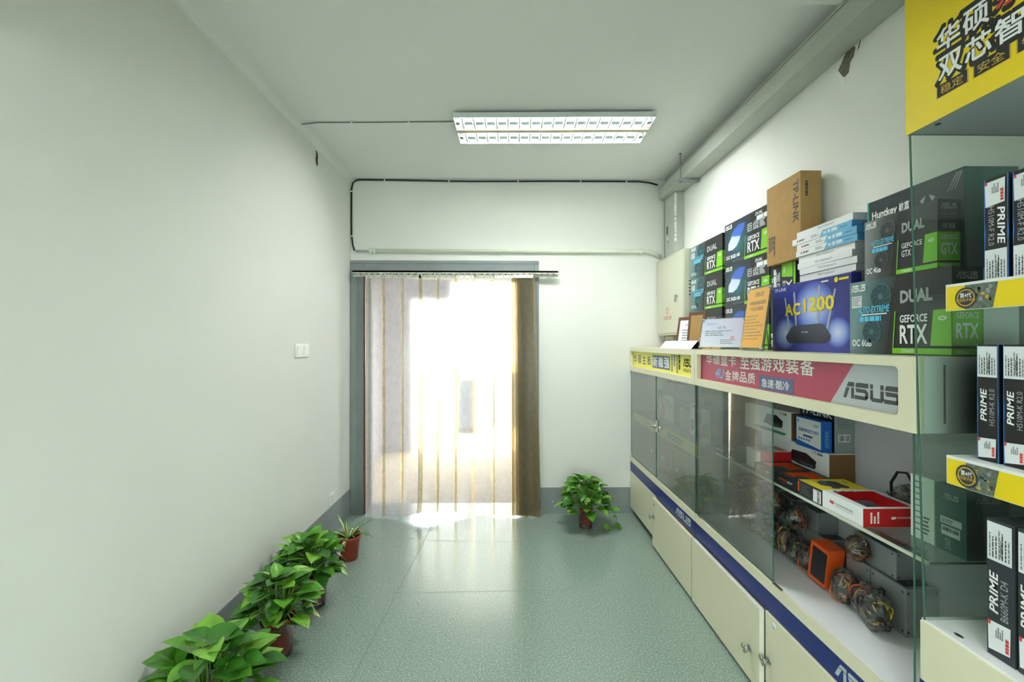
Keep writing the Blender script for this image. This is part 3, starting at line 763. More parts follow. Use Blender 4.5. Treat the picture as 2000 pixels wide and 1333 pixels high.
F = Frame((.026, YA1, .775), (0, -(YA1 - YA0 - .01), 0), (0, 0, .07))
for k, ch in enumerate('华硕主板新稳强'): mb.text(F, ch, .26 + k * .034, .3, .288 + k * .034, .75, INK if k < 4 else NAVY, 1)
mb.lines(F, .62, .2, .95, .8, 2, INK, 1, 3, .6); mb.build('shelf', ca)

# cabinet under the red sign
YB0, YB1 = 1.130, 2.466
cb = thing('display_cabinet', 'long cream display cabinet with crimson sign and open sliding glass', 'display cabinet', (XF, 0, 0))
mb = base_cabinet(cb, YB0, YB1); o = mb.build('blue_band', cb)
F = Frame((.002, 1.418, .374), (0, -.225, 0), (0, 0, .044)); mb = MB(); mb.asus(F, 0, 0, 1, 1, SILVER_INK, 1); mb.build('lettering', o)
mb = MB(); mb.box(-.024, -.006, 1.80, 2.455, .02, .352, CREAM, .002); mb.box(-.0245, -.0055, 1.7975, 1.8005, .02, .352, CREAM_EDGE); mb.box(-.024, -.006, 1.80, 2.455, .352, .3535, CREAM_EDGE)
o = mb.build('door', cb); lever(o, -.024, 1.868, .152)
o = part('door', cb, CREAM, (-.004, .014, YB0 + .004, 1.792, .02, .352), .002); lever(o, -.004, 1.768, .170)
mb = MB(); mb.lathe([(0, -.001), (.012, -.001), (.012, 0)], STICK, 14, (-.004, 1.733, .326), 'x'); mb.build('sticker_dot', o)
mb = MB(); mb.box(.02, .345, YB0 + .001, YB1, ZT - .018, ZT, CREAM); mb.box(.02, .345, YB0 + .001, YB1, ZH0, ZH0 + .016, CREAM); mb.build('top_board', cb)
part('sign_back', cb, LILAC, (.342, .345, YB0 + .02, YB1, ZH0 + .018, ZT - .02))
mb = MB(); mb.box(.0205, .345, YB0, YB0 + .016, ZH0 + .001, ZT - .001, WHITE_L); mb.box(.07, .075, YB0 - .001, YB0, ZH0 + .025, ZT - .02, mat('groove_brown', '#85827a', .7)); mb.build('end_board', cb)
mb = MB(); front_frame(mb, -.002, YB0, YB1, ZH0, ZT, (YB0 + .050, YB1 - .030, ZH0 + .036, ZT - .026), CREAM, .022, .014); mb.build('sign_frame', cb)
ya, yb_ = YB0 + .02, YB1 - .01
mb = MB(); mb.box(.0225, .028, ya, yb_, ZH0 + .018, ZT - .02, MAROON)
F = Frame((.0225, YB1 - .030, ZH0 + .036), (0, -(YB1 - YB0 - .080), 0), (0, 0, ZT - .026 - ZH0 - .036))
mb.poly(F, [(.775, 0), (1.02, 0), (1.02, 1), (.855, 1)], GREYSIGN, 1)
for k, ch in enumerate('华硕显卡'): mb.text(F, ch, .05 + k * .063, .64 - .0 * k, .105 + k * .063, 1.0, CREAMINK, 2, .018)
for k, ch in enumerate('至强游戏装备'): mb.text(F, ch, .325 + k * .066, .60, .384 + k * .066, 1.0, CREAMINK, 2, .018)
mb.text(F, '4U', .13, .13, .205, .50, SKY, 2, .02, .2)
for k, ch in enumerate('金牌品质'): mb.text(F, ch, .212 + k * .054, .13, .258 + k * .054, .48, CREAMINK, 2, .012)
mb.rect(F, .445, .03, .625, .44, SLATE, 2); mb.text(F, '急速·酷冷', .46, .10, .605, .36, CREAMINK, 3, .012)
mb.asus(F, .82, .18, .985, .56, mat('charcoal_logo', '#43484c', .35), 2); mb.build('sign_panel', cb)
part('back_board', cb, LILAC, (.342, .345, YB0 + .02, YB1, ZL + .001, ZH0 - .001))
glass_panel('sliding_glass', cb, .008, .013, 1.762, YB1 - .012, ZL + .003, ZH0 + .004, GLASS_D)
glass_panel('side_glass', cb, .010, .34, 1.146, 1.151, ZL + .001, ZH0, GLASS, 'y')
glass_panel('side_glass', cb, .010, .34, YB1 - .008, YB1 - .003, ZL + .001, ZH0, GLASS_D, 'y')
for (y, l) in ((1.70, .055), (YB1 - .06, .045)):
    mb = MB(); mb.box(.001, .012, y, y + l, ZL + .0005, ZL + .004, STEEL, .001); mb.build('glass_stop', cb)
mb = MB(); zs = .846
mb.face([(.055, 1.155, zs), (.34, 1.155, zs), (.34, 2.33, zs), (.055, 2.33, zs)], GLASS)
mb.box(.050, .0565, 1.155, 2.33, zs - .006, zs + .002, mat('pale_green_edge_strip', '#cdd6c4', .3)); mb.box(.055, .34, 1.155, 1.157, zs - .005, zs, GLASS_E)
o = mb.build('glass_shelf', cb)

# tall showcase in the foreground
YC0, YC1 = .22, 1.121
cc = thing('showcase', 'tall glass showcase with yellow overhead sign nearest the camera', 'display cabinet', (XF, 0, 0))
mb = MB(); mb.box(.0, .345, YC0, YC1, .02, .722, CREAM); mb.build('base', cc)
part('blue_band', cc, NAVY, (-.002, 0, YC0, YC1, .48, .577))
part('base_top', cc, WHITE_L, (.004, .345, YC0, YC1, .722, .728))
mb = MB()
for y, zz in ((1.075, .7285),):
    F = Frame((.02, 1.06, zz), (0, -.022, 0), (.01, 0, 0)); mb.disc(F, .5, .5, .5, .5, INKD, 1, 12)
mb.build('cable_hole', cc)
mb = MB()
yt, ybm = 1.143, 1.108
mb.face([(.004, ybm, .728), (.345, ybm, .728), (.345, yt, 1.945), (.004, yt, 1.945)], GLASS_S)
mb.hexa([(.0, ybm, .728), (.002, ybm, .728), (.002, ybm + .005, .728), (.0, ybm + .005, .728), (.0, yt, 1.945), (.002, yt, 1.945), (.002, yt + .005, 1.945), (.0, yt + .005, 1.945)], GLASS_E)
mb.build('side_glass', cc)
mb = MB(); mb.box(-.002, .345, YC0, 1.153, 1.943, 2.45, mat('shaded_sign_underside', '#9aa2a2', .5), .002)  # grey of the shaded underside is put into the box colour
F = Frame((-.002, 1.154, 1.941), (0, -.95, 0), (0, 0, .512)); mb.box(-.0035, -.002, YC0, 1.1535, 1.942, 2.45, YSIGN)
F = Frame((-.0035, 1.1535, 1.942), (0, -(1.1535 - YC0), 0), (0, 0, .508))
sign = mb
sgn = lambda y: (1.1535 - y) / (1.1535 - YC0)
sz = lambda z: (z - 1.942) / .508
def outlined(ch, y0, y1, z0, z1, m=WINK):
    mb.text(F, ch, sgn(y0) - .008, sz(z0) - .018, sgn(y1) + .008, sz(z1) + .018, INKD, 1, .06)
    mb.text(F, ch, sgn(y0), sz(z0), sgn(y1), sz(z1), m, 2, .025)
for k, ch in enumerate('华硕'): outlined(ch, 1.066 - k * .062, 1.012 - k * .062, 2.096, 2.148)
outlined('系', .936, .878, 2.105, 2.160, REDINK); outlined('列', .868, .81, 2.105, 2.160, REDINK)
for k, ch in enumerate('双芯智能'): outlined(ch, 1.062 - k * .062, 1.008 - k * .062, 2.030, 2.082)
for k, tx in enumerate(('稳定', '安全', '智能')):
    y = 1.066 - k * .085
    mb.rect(F, sgn(y) - .003, sz(1.990), sgn(y - .070) + .003, sz(2.021), GOLDINK, 1); mb.rect(F, sgn(y), sz(1.9915), sgn(y - .070), sz(2.0195), INKD, 2)
    mb.text(F, tx, sgn(y - .008), sz(1.9955), sgn(y - .062), sz(2.0155), GOLDINK, 3, .01)
sign.build('sign_box', cc)
mb = MB(); mb.lathe([(0, -.001), (.006, -.001), (.006, 0)], INKD, 10, (.02, 1.09, 1.943)); mb.build('screw', cc)
for (z0, z1) in ((1.484, 1.546), (1.083, 1.149)):
    mb = MB(); mb.box(.004, .30, YC0, 1.050, z1 - .008, z1, WHITE_L); mb.box(-.0, .004, YC0, 1.052, z0, z1, WHITE_L, .001)
    F = Frame((0, 1.052, z0), (0, -.83, 0), (0, 0, z1 - z0)); mb.rect(F, .003, .02, 1, .9, YSIGN, 1)
    mb.rect(F, .055, .02, .125, .9, PCB, 2); mb.poly(F, [(.125, .02), (.125, .9), (.138, .9)][::-1], PCB, 2)
    g = random.Random(int(z0 * 100))
    for k in range(18):
        a, b = g.uniform(.06, .118), g.uniform(.1, .7); mb.rect(F, a, b, a + g.uniform(.004, .012), b + g.uniform(.05, .2), g.choice((DARK2, GREY_CARD, GOLDINK, INK)), 3)
    mb.disc(F, .058, .44, .029, .38, DARK2, 4); mb.ring(F, .058, .44, .024, .31, .86, GOLDINK, 5); mb.text(F, '第4代', .043, .44, .073, .62, WINK, 5, .02); mb.text(F, '智能数字供电', .033, .30, .083, .42, GOLDINK, 5, .02)
    mb.build('shelf', cc)

# ------------------------------------------------------------------ cartons
def carton(x0, x1, y0, y1, z0, z1, m, bev=0.0):
    """box mesh about its base centre; returns mesh, frames (front facing the aisle, side facing the camera, top) and place"""
    hx, hy, h = (x1 - x0) / 2, (y1 - y0) / 2, z1 - z0
    mb = MB(); mb.box(-hx, hx, -hy, hy, 0, h, m, bev)
    Fr = Frame((-hx, hy, 0), (0, -2 * hy, 0), (0, 0, h)); Si = Frame((-hx, -hy, 0), (2 * hx, 0, 0), (0, 0, h)); To = Frame((-hx, hy, h), (0, -2 * hy, 0), (2 * hx, 0, 0))
    return mb, Fr, Si, To, ((x0 + x1) / 2, (y0 + y1) / 2, z0)
def place(mb, name, label, loc, rz=0.0, group=None, cat='box', tilt=0.0):
    o = mb.build(name, None, loc, (0, tilt, rz)); return tag(o, label, cat, group)

def fan(mb, F, a, b, r, asp, layer=3, grey=False):
    TEAL, TEAL_D = (ASH, ASH_D) if grey else (MATS['teal_fan_print'], MATS['dark_teal_print'])
    mb.disc(F, a, b, r, r * asp, TEAL_D, layer); mb.ring(F, a, b, r, r * asp, .92, TEAL, layer + 1)
    for k in range(9):
        t0 = 2 * math.pi * k / 9; pts = []
        for q in range(6):
            rr = .25 + .65 * q / 5; th = t0 + .7 * q / 5; pts.append((a + r * rr * math.cos(th), b + r * asp * rr * math.sin(th)))
        for q in range(5, -1, -1):
            rr = .25 + .65 * q / 5; th = t0 + .7 * q / 5 + .10; pts.append((a + r * rr * math.cos(th), b + r * asp * rr * math.sin(th)))
        mb.poly(F, pts, TEAL, layer + 1)
    mb.disc(F, a, b, r * .24, r * asp * .24, TEAL, layer + 2, 14)

def gpu_print(mb, F, S, T, series, model, mem, art='teal', sticker=False):
    W, H = F.u.length, F.v.length; asp = W / H
    if art == 'shark':
        mb.rect(F, 0, 0, .62, 1, SHARKART, 1)
        mb.poly(F, [(.09, .36), (.10, .52), (.16, .62), (.19, .74), (.26, .82), (.36, .88), (.50, .86), (.47, .74), (.40, .62), (.36, .50), (.30, .40), (.20, .34)][::-1], BLADE, 2)
        mb.text(F, '巨齿鲨', .56, .60, .92, .78, SINK, 3, .05, .1); mb.text(F, 'DUAL', .72, .88, .87, .95, WINK, 3, .02, .2)
        mb.rect(F, .75, .76, .88, .86, STICK, 3); mb.rect(F, .89, .76, .96, .86, STICK, 3)
        mb.text(F, mem + ' i40', .04, .14, .38, .23, WINK, 3, .03)
        mb.lines(F, .2, .05, .5, .09, 1, DINK, 3, 2)
    else:
        mb.poly(F, [(0, 0), (.40, 0), (.52, 1), (0, 1)], GPUART if art == 'teal' else GPUARTG, 1)
        fan(mb, F, .36, .76, .115, asp, 3, art == 'grey'); fan(mb, F, .26, .30, .105, asp, 3, art == 'grey')
        mb.text(F, 'AUTO-EXTREME', .11, .555, .46, .645, CYAN, 7, .02, .2)
        mb.rect(F, .15, .525, .43, .540, WINK, 7); mb.lines(F, .13, .44, .42, .51, 1, CYAN, 7, 5, .95)
        mb.text(F, mem, .03, .10, .26, .20, WINK, 3, .03); mb.lines(F, .02, .02, .3, .05, 1, DINK, 3, 7)
        mb.text(F, 'DUAL', .56, .64, .85, .80, SINK, 3, .045)
        if sticker: mb.rect(F, .03, .64, .15, .80, STICK, 4); mb.lines(F, .04, .66, .14, .79, 6, DINK, 5, 2)
    mb.asus(F, .03, .86, .20, .955, WINK, 8)
    mb.poly(F, [(.482, .09), (.492, .09), (.515, .55), (.505, .55)], GREEN, 3)
    if series == 'RTX':
        mb.text(F, 'GEFORCE', .555, .40, .805, .495, WINK, 3, .02); mb.text(F, 'RTX', .555, .14, .805, .37, WINK, 3, .02)
    else:
        mb.text(F, 'GEFORCE', .555, .40, .82, .48, WINK, 3, .01); mb.text(F, 'GTX', .555, .27, .68, .37, WINK, 3, .01)
    mb.poly(F, [(.83, .115), (1, .115), (1, .53), (.855, .53)], GREEN, 3); mb.rect(F, .48, .015, 1, .085, GREEN, 3)
    mb.text(F, model, .57, .03, .68, .072, WINK, 4); mb.disc(F, .93, .43, .035, .025, WINK, 4, 12); mb.disc(F, .93, .43, .02, .012, GREEN, 5, 10)
    mb.asus(S, .14, .86, .82, .94, SINK, 2); mb.text(S, 'DUAL Series', .14, .77, .80, .81, DINK, 2)
    mb.text(S, mem, .2, .58, .75, .65, SINK, 2, .02)
    mb.rect(S, 0, .115, .97, .53, GREEN, 2); mb.rect(S, 0, .015, .97, .085, GREEN, 2)
    mb.text(S, 'GEFORCE', .12, .42, .85, .49, WINK, 3, .01); mb.text(S, series, .12, .2, .85, .37, WINK, 3, .02); mb.text(S, model, .15, .03, .55, .072, WINK, 3)

def gpu_box(label, x0, x1, y0, y1, z0, z1, series, model, mem, art='teal', group=None, rz=0, sticker=False):
    mb, F, S, T, loc = carton(x0, x1, y0, y1, z0, z1, DARK)
    gpu_print(mb, F, S, T, series, model, mem, art, sticker)
    return place(mb, 'graphics_card_box', label, loc, rz, group)
E1 = .0006
gpu_box('large dark graphics card box with teal fan picture beside the blue router box', 1.15, 1.232, 1.158, 1.505, ZT + E1, 1.609, 'RTX', '2060', 'OC 6GB', sticker=True)
gpu_box('smaller graphics card box with grey fan picture on top of the teal fan box', 1.154, 1.2165, 1.20, 1.447, 1.6096, 1.796, 'GTX', '1650', 'OC 4GB', 'grey')
gD = 'dark graphics card boxes stacked beside the meter box'
for k, lb in enumerate(('bottom graphics card box of the stack beside the meter box, behind the certificates', 'middle graphics card box of the stack beside the meter box', 'top graphics card box of the stack beside the meter box')):
    gpu_box(lb, 1.292, 1.370, 2.70, 3.16, (ZT + E1, 1.626, 1.849)[k], (1.6254, 1.8484, 2.071)[k], 'RTX', '2060', 'OC 6GB', group=gD, rz=R(.4 * (k - 1)), sticker=True)
gS = 'deep teal graphics card boxes beside the cardboard carton'
for k, lb in enumerate(('bottom box of the deep teal graphics card stack, behind the orange certificate', 'middle box of the deep teal graphics card stack left of the cardboard carton', 'top box of the deep teal graphics card stack left of the cardboard carton')):
    gpu_box(lb, 1.292, 1.370, 2.212, 2.664, (ZT + E1, 1.617, 1.858)[k], (1.6164, 1.8574, 2.098)[k], 'RTX', '3060', 'OC 8GB', 'shark', gS, R(.3 * (k - 1)))
# a box of the same kind stood on its end
mb, F, S, T, loc = carton(1.29, 1.370, 2.005, 2.199, ZT + E1, 1.7775, DARK)
G = F.up(0, 0, 1, 1); gpu_print(mb, G, Frame(S.p(0, 0), S.u, S.v), T, 'RTX', '3060', 'OC 8GB', 'shark')
place(mb, 'graphics_card_box', 'graphics card box stood on end under the cardboard carton', loc)
# cardboard carton
mb, F, S, T, loc = carton(1.2635, 1.355, 1.933, 2.185, 1.7785, 2.152, KRAFT, .0015)
mb.text(F.down(.80, .42, .95, .92), 'TP-LINK', 0, 0, 1, 1, DARK2, 1, .02)
mb.lines(F.down(.06, .05, .28, .36), 0, 0, 1, 1, 4, DARK2, 1, 5, .6); mb.lines(S.down(.22, .62, .36, .88), 0, 0, 1, 1, 1, DARK2, 1, 4, .9)
mb.rect(T, .48, 0, .52, 1, mat('brown_packing_tape', '#a58454', .3), 1)
place(mb, 'cardboard_carton', 'brown cardboard carton stood upright on top of the dark boxes', loc, cat='carton')
# power supply carton behind
mb, F, S, T, loc = carton(1.247, 1.374, 1.20, 1.512, ZT + E1, 1.612, WHITE); mb.lines(F, .1, .2, .9, .8, 4, INK, 1, 2)
place(mb, 'carton', 'plain white carton hidden behind the large teal fan graphics card box', loc, cat='carton')
mb, F, S, T, loc = carton(1.226, 1.374, 1.20, 1.525, 1.6126, 1.884, mat('dark_slate_card_print', '#2b3538', .25), .0015)
mb.text(F, 'Huntkey', .06, .74, .36, .86, WINK, 1, .03); mb.text(F, '航嘉', .38, .74, .49, .86, WINK, 1, .03)
mb.poly(F, [(.60, .80), (.66, .84), (.63, .76), (.72, .76), (.69, .84), (.75, .80), (.70, .72), (.65, .72)], SINK, 1)
mb.rect(S, 0, 0, 1, 1, TEALBOX, 1); mb.poly(S, [(.35, .78), (.5, .84), (.42, .72), (.58, .72), (.5, .84), (.65, .78), (.56, .66), (.44, .66)], GOLDINK, 2)
F0 = Frame(F.p(0, 0), F.u * .02, F.v); mb.rect(F0, 0, 0, 1, 1, mat('bright_teal_print', '#2f9a96', .35), 1)
for k in range(3): mb.poly(F, [(.86 + k * .03, .80), (.865 + k * .03, .80), (.95 + k * .02, .97), (.94 + k * .02, .97)], SINK, 1)
place(mb, 'power_supply_box', 'large dark teal power supply box at the back, wrapped in shiny film', loc)
# router box
mb, F, S, T, loc = carton(1.174, 1.208, 1.53, 1.985, ZT + E1, 1.652, mat('router_box_navy', '#2c3180', .35))
mb.rect(F, 0, 0, 1, 1, ROUTERBLUE, 1)
mb.disc(F, .58, .62, .25, .36, ORB, 2); mb.disc(F, .20, .27, .165, .24, ORB, 3); mb.disc(F, .86, .26, .14, .20, ORB, 3)
ANT = mat('antenna_picture_grey', '#a8adb8', .35)
for (a0, b0, a1, b1) in ((.26, .3, .20, .80), (.36, .3, .33, .86), (.63, .3, .655, .90), (.74, .3, .835, .82)):
    mb.poly(F, [(a0 - .012, b0), (a0 + .012, b0), (a1 + .012, b1 - .01), (a1, b1 + .02), (a1 - .012, b1)], ANT, 4)
mb.poly(F, [(.22, .17), (.26, .12), (.72, .12), (.78, .16), (.79, .22), (.72, .36), (.68, .39), (.34, .38), (.29, .36), (.21, .22)], ROUTERGREY, 5); mb.text(F, 'TP-LINK', .43, .27, .52, .29, WINK, 6)
mb.text(F, 'AC', .20, .53, .42, .71, YEL, 7, .03); mb.text(F, '1200', .46, .56, .83, .76, YEL, 7, .03); mb.lines(F, .63, .555, .82, .57, 1, GOLDINK, 7)
mb.text(F, 'TP-LINK', .04, .915, .22, .965, WINK, 6, .01); mb.lines(F, .68, .935, .81, .96, 1, WINK, 6, 3, .9); mb.disc(F, .85, .94, .022, .035, YEL, 6); mb.rect(F, .88, .925, .98, .955, YEL, 6)
place(mb, 'router_box', 'flat blue router box with big yellow lettering and a picture of four antennas', loc)

# keyboard boxes: a tall pile against the wall behind the router box
g = random.Random(21)
th, zk, pile = .0262, ZT + E1, []
n_white = 15
proto = None
for k in range(n_white):
    if proto is None:
        mb, F, S, T, loc = carton(1.222, 1.362, 1.575, 1.880, 0, th - .0012, WHITE, .0022)
        mb.text(F, 'Mini Keyboard', .36, .35, .66, .75, INK, 1); mb.rect(S, .35, .45, .55, .6, INKD, 1); mb.rect(S, 0, 0, 1, 1, mat('pale_grey_card', '#b9c0c8', .5), .5)
        o = place(mb, 'keyboard_box', '', (0, 0, 0), 0, 'white mini keyboard boxes'); proto = o
    else:
        o = clone(proto)
    o.location = (1.292 + g.uniform(-.006, .006), 1.728 + g.uniform(-.012, .012), zk + k * th); o.rotation_euler = (0, 0, R(g.uniform(-1, 1)))
    below = n_white - 1 - k
    o['label'] = ('white mini keyboard box directly under the three blue and white ones' if below == 0 else
                  'white mini keyboard box at the very bottom of the tall pile, behind the router box' if k == 0 else
                  'white mini keyboard box, %s below the blue and white ones' % ('second third fourth fifth sixth seventh eighth ninth tenth eleventh twelfth thirteenth fourteenth'.split()[below - 1]))
zk2 = zk + n_white * th
proto = None
for k in range(3):
    if proto is None:
        mb, F, S, T, loc = carton(1.218, 1.358, 1.575, 1.905, 0, th - .0012, WHITE, .0016)
        mb.poly(F, [(.50, 0), (1, 0), (1, 1), (.56, 1)], SKY, 1); mb.rect(S, 0, 0, 1, 1, SKYD, 1); mb.rect(T, .9, 0, 1, 1, SKY, 1)
        mb.disc(F, .11, .5, .02, .2, REDINK, 1, 4); mb.lines(F, .14, .35, .29, .68, 1, INK, 1, 8, .9); mb.lines(F, .36, .3, .5, .75, 2, INK, 1, 4)
        mb.rect(F, .57, .35, .62, .7, STICK, 2); mb.rect(F, .64, .3, .68, .8, STICK, 2); mb.rect(F, .70, .3, .79, .8, STICK, 2); mb.lines(F, .83, .4, .95, .6, 1, NAVY, 2, 6)
        mb.disc(S, .3, .5, .05, .2, REDINK, 2, 4); mb.lines(S, .38, .35, .65, .65, 1, NAVY, 2, 8, .9)
        o = place(mb, 'keyboard_box', '', (0, 0, 0), 0, 'blue and white keyboard boxes'); proto = o
    else: o = clone(proto)
    o.location = (1.29, (1.73, 1.728, 1.755)[k], zk2 + k * th); o.rotation_euler = (0, 0, R((.6, -.4, .5)[k]))
    o['label'] = ('lowest of the three blue and white keyboard boxes', 'middle one of the three blue and white keyboard boxes', 'uppermost of the three blue and white keyboard boxes')[k]
mb, F, S, T, loc = carton(1.226, 1.366, 1.59, 1.90, zk2 + 3 * th, zk2 + 4 * th - .0004, WHITE, .0012)
mb.text(F, 'Mini Keyboard', .42, .35, .70, .75, INK, 1); mb.rect(S, 0, 0, 1, 1, MATS['pale_grey_card'], .5)
place(mb, 'keyboard_box', 'white keyboard box on the very top of the pile', loc, 0, 'white mini keyboard boxes')

# motherboard boxes in the showcase
def mobo(label, y0, y1, z0, h, model, kind, tilt=0, rz=0, group=None):
    x0, x1 = 1.062, 1.31
    body = DARK2 if kind == 'grey' else mat('black_card_print', '#16181b', .35)
    mb, F, S, T, loc = carton(x0, x1, y0, y1, z0, z0 + h, body)
    EL = mat('electric_blue_print', '#2a74c8', .3)
    if kind != 'grey':
        for a in (.0, .93):
            mb.poly(F, [(a, 0), (a + .05, 0), (a + .03, .35), (a + .06, .45), (a + .02, .6), (a + .05, 1), (a, 1), (a, .6)], EL, 1)
    def big_label(b0, b1):
        mb.rect(F, .03, b0, .92, b1, STICK, 2)
        G = F.up(.05, b0 + .01, .9, b1 - .01)
        for k in range(7): mb.lines(G, .05, .06 + k * .135, .95, .13 + k * .135, 1, INKD if k % 3 else INK, 3, k + 3, .75)
        mb.barcode(G, .1, .35, .6, .46, INKD, 4, 4)
    def small_label(b0, b1, right):
        mb.poly(F, [(.06, b0), (.84, b0 + .02), (.86, b1), (.04, b1 - .01)], STICK, 2)
        G = F.up(.08, b0 + .015, .84, b1 - .02)
        mb.lines(G, .1, .04, .95, .22, 1, REDINK, 3, 3, .9)
        for k in range(4): mb.lines(G, .5, .3 + k * .1, .95, .38 + k * .1, 1, DINK, 3, k, .7)
        mb.disc(F, .1, b1 - .02, .05, .02, REDINK, 3, 10)
    if kind == 'down':
        small_label(.72, .97, 1); big_label(.0, .30)
        mb.text(F.down(.55, .34, .85, .70), 'PRIME', 0, 0, 1, 1, WINK, 2, .02, .15); mb.text(F.down(.18, .34, .42, .72), model, 0, 0, 1, 1, SINK, 2)
    elif kind == 'up':
        big_label(.72, .985); small_label(.02, .20, 1)
        mb.text(F.up(.16, .34, .45, .62), 'PRIME', 0, 0, 1, 1, WINK, 2, .02, .15); mb.text(F.up(.56, .31, .80, .62), model, 0, 0, 1, 1, SINK, 2)
    else:
        big_label(.70, .98); small_label(.04, .26, 1)
        mb.text(F.up(.10, .32, .42, .62), 'PRIME', 0, 0, 1, 1, WINK, 2, .02, .15); mb.text(F.up(.50, .29, .78, .58), model, 0, 0, 1, 1, SINK, 2)
        mb.asus(T.up(.1, .1, .8, .6), 0, 0, 1, 1, INKD, 1)
    return place(mb, 'motherboard_box', label, loc, rz, group, 'box')
gm = 'motherboard boxes in the showcase'
zt = 1.5466
mobo('black motherboard box on the upper yellow-edged shelf, farther from the camera', .945, .995, zt, .225, 'H510M-F R2.0', 'down', group=gm)
mobo('black motherboard box on the upper yellow-edged shelf, cut by the photo edge', .888, .938, zt, .222, 'H510M-F R2.0', 'down', group=gm)
zt = 1.1496
mobo('black motherboard box on the lower yellow-edged shelf, farther from the camera', .966, 1.012, zt, .257, 'H510M-K R2.0', 'up', group=gm)
mobo('black motherboard box on the lower yellow-edged shelf, cut by the photo edge', .912, .958, zt, .257, 'H510M-K R2.0', 'up', group=gm)
zt = .7286
mobo('grey motherboard box on the white showcase base, farther from the camera', .938, .993, zt, .297, 'B660M-K D4', 'grey', group=gm)
mobo('grey motherboard box on the white showcase base, cut by the photo edge', .878, .932, zt, .297, 'B660M-K D4', 'grey', group=gm)

# ------------------------------------------------------------------ stands and papers on the cabinet tops
def stand(name, label, cat, c, rz, lean, w, h, paper, draw, marg=(.008, .012, .014, .008), back_m=None):
    t = thing(name, label, cat, (c[0], c[1], ZT + E1), (0, 0, rz))
    L = lambda a, b, d: Vector((d + math.sin(lean) * b, -a, math.cos(lean) * b))   # a along, b up the slope, d behind
    mb = MB(); th = .004
    o = [L(a, b, d) for d in (0, th) for (a, b) in ((-w / 2, 0), (w / 2, 0), (w / 2, h), (-w / 2, h))]
    bm_ = back_m or ACRYLIC
    mb.mesh(o, [(0, 1, 2, 3), (7, 6, 5, 4), (0, 4, 5, 1), (1, 5, 6, 2), (2, 6, 7, 3), (3, 7, 4, 0)], bm_); mb.build('panel', t)
    mb = MB(); l, r_, bt, tp = marg
    F = Frame(L(-w / 2 + l, bt, -.001), L(w / 2 - r_, bt, -.001) - L(-w / 2 + l, bt, -.001), L(-w / 2 + l, h - tp, -.001) - L(-w / 2 + l, bt, -.001))
    mb.rect(F, 0, 0, 1, 1, paper, 0); B = [F.p(0, 0, -2), F.p(1, 0, -2), F.p(1, 1, -2), F.p(0, 1, -2)]; mb.face(B[::-1], paper)
    draw(mb, F); mb.build('sheet', t)
    mb = MB(); a = L(0, h * .75, th); f = Vector((math.sin(lean) * h + .006, 0, 0))
    for s in (-1, 1):
        q = w * .3 * s; mb.tube([L(q, h * .7, th), (f.x, -q, .003)], .003, bm_ if back_m else STEEL, 6)
    mb.build('prop', t)
    if not back_m:
        for (a, b) in ((-w / 2 + .012, .012), (w / 2 - .012, .012), (-w / 2 + .012, h - .012), (w / 2 - .012, h - .012)):
            mb = MB(); p = L(a, b, 0); mb.tube([p + Vector((-.008, 0, 0)), p + Vector((.012, 0, 0))], .005, STEEL, 10); mb.build('standoff', t)
    return t
def d_orange(mb, F):
    mb.asus(F, .35, .86, .76, .93, mat('gold_grey_print', '#8a8060', .4), 1)
    mb.text(F, '华硕电脑维修服务', .14, .72, .92, .79, INK, 1); mb.text(F, '产品代理商', .22, .62, .82, .69, INK, 1)
    mb.lines(F, .05, .12, .95, .56, 8, mat('brown_grey_print', '#9b8a62', .6), 1, 3, .28)
def d_lav(mb, F):
    mb.text(F, 'Seasonic', .12, .80, .38, .86, mat('blue_print', '#5f8ccf', .5), 1); mb.text(F, '证书', .40, .64, .60, .73, DINK, 1)
    mb.lines(F, .1, .38, .9, .6, 3, DINK, 1, 5, .3); mb.lines(F, .5, .1, .9, .28, 3, DINK, 1, 6, .3); mb.disc(F, .78, .33, .05, .06, mat('faded_red_seal', '#cf9fb4', .5), 1, 14)
def d_plaque(mb, F):
    mb.text(F, 'ASUS', .4, .78, .72, .86, NAVY, 1); mb.lines(F, .25, .05, .8, .66, 6, DINK, 1, 2, .35)
stand('certificate_stand', 'orange certificate in a clear acrylic stand beside the blue router box', 'certificate', (1.085, 2.003, 0), R(-4), R(8), .215, .288, TAN, d_orange)
stand('certificate_stand', 'lavender certificate in a clear acrylic stand left of the orange one', 'certificate', (1.088, 2.305, 0), R(31), R(12), .25, .172, LAV, d_lav)
stand('certificate_stand', 'tan certificate board half hidden behind the lavender certificate', 'certificate', (1.128, 2.50, 0), R(31), R(12), .12, .165, TAN, lambda mb, F: None, back_m=TAN)
stand('wooden_plaque', 'brown wooden award plaque with white sheet beside the meter box', 'plaque', (1.128, 2.875, 0), R(30), R(11), .135, .205, PAPER, d_plaque, (.018, .018, .018, .022), WOODF)
stand('wooden_plaque', 'taller brown wooden plaque standing behind the other plaque', 'plaque', (1.138, 2.735, 0), R(24), R(7), .13, .225, KRAFT, lambda mb, F: None, (.02, .02, .02, .02), WOODF)
mb = MB()
mb.hexa([(-.035, -.26, 0), (-.034, -.26, 0), (-.034, .26, 0), (-.035, .26, 0), (.006, -.26, .048), (.007, -.26, .048), (.007, .26, .048), (.006, .26, .048)], PAPER)
mb.hexa([(.030, -.26, 0), (.031, -.26, 0), (.031, .26, 0), (.030, .26, 0), (.006, -.26, .047), (.007, -.26, .047), (.007, .26, .047), (.006, .26, .047)], DARK2)
F = Frame((-.035, .26, 0), (0, -.52, 0), (.041, 0, .048)); mb.lines(F, .1, .35, .9, .55, 2, SKY, 1, 3, .4)
tag(mb.build('tent_card', None, (1.072, 2.80, ZT + E1)), 'white folded tent card at the front edge of the yellow-sign cabinet', 'card')

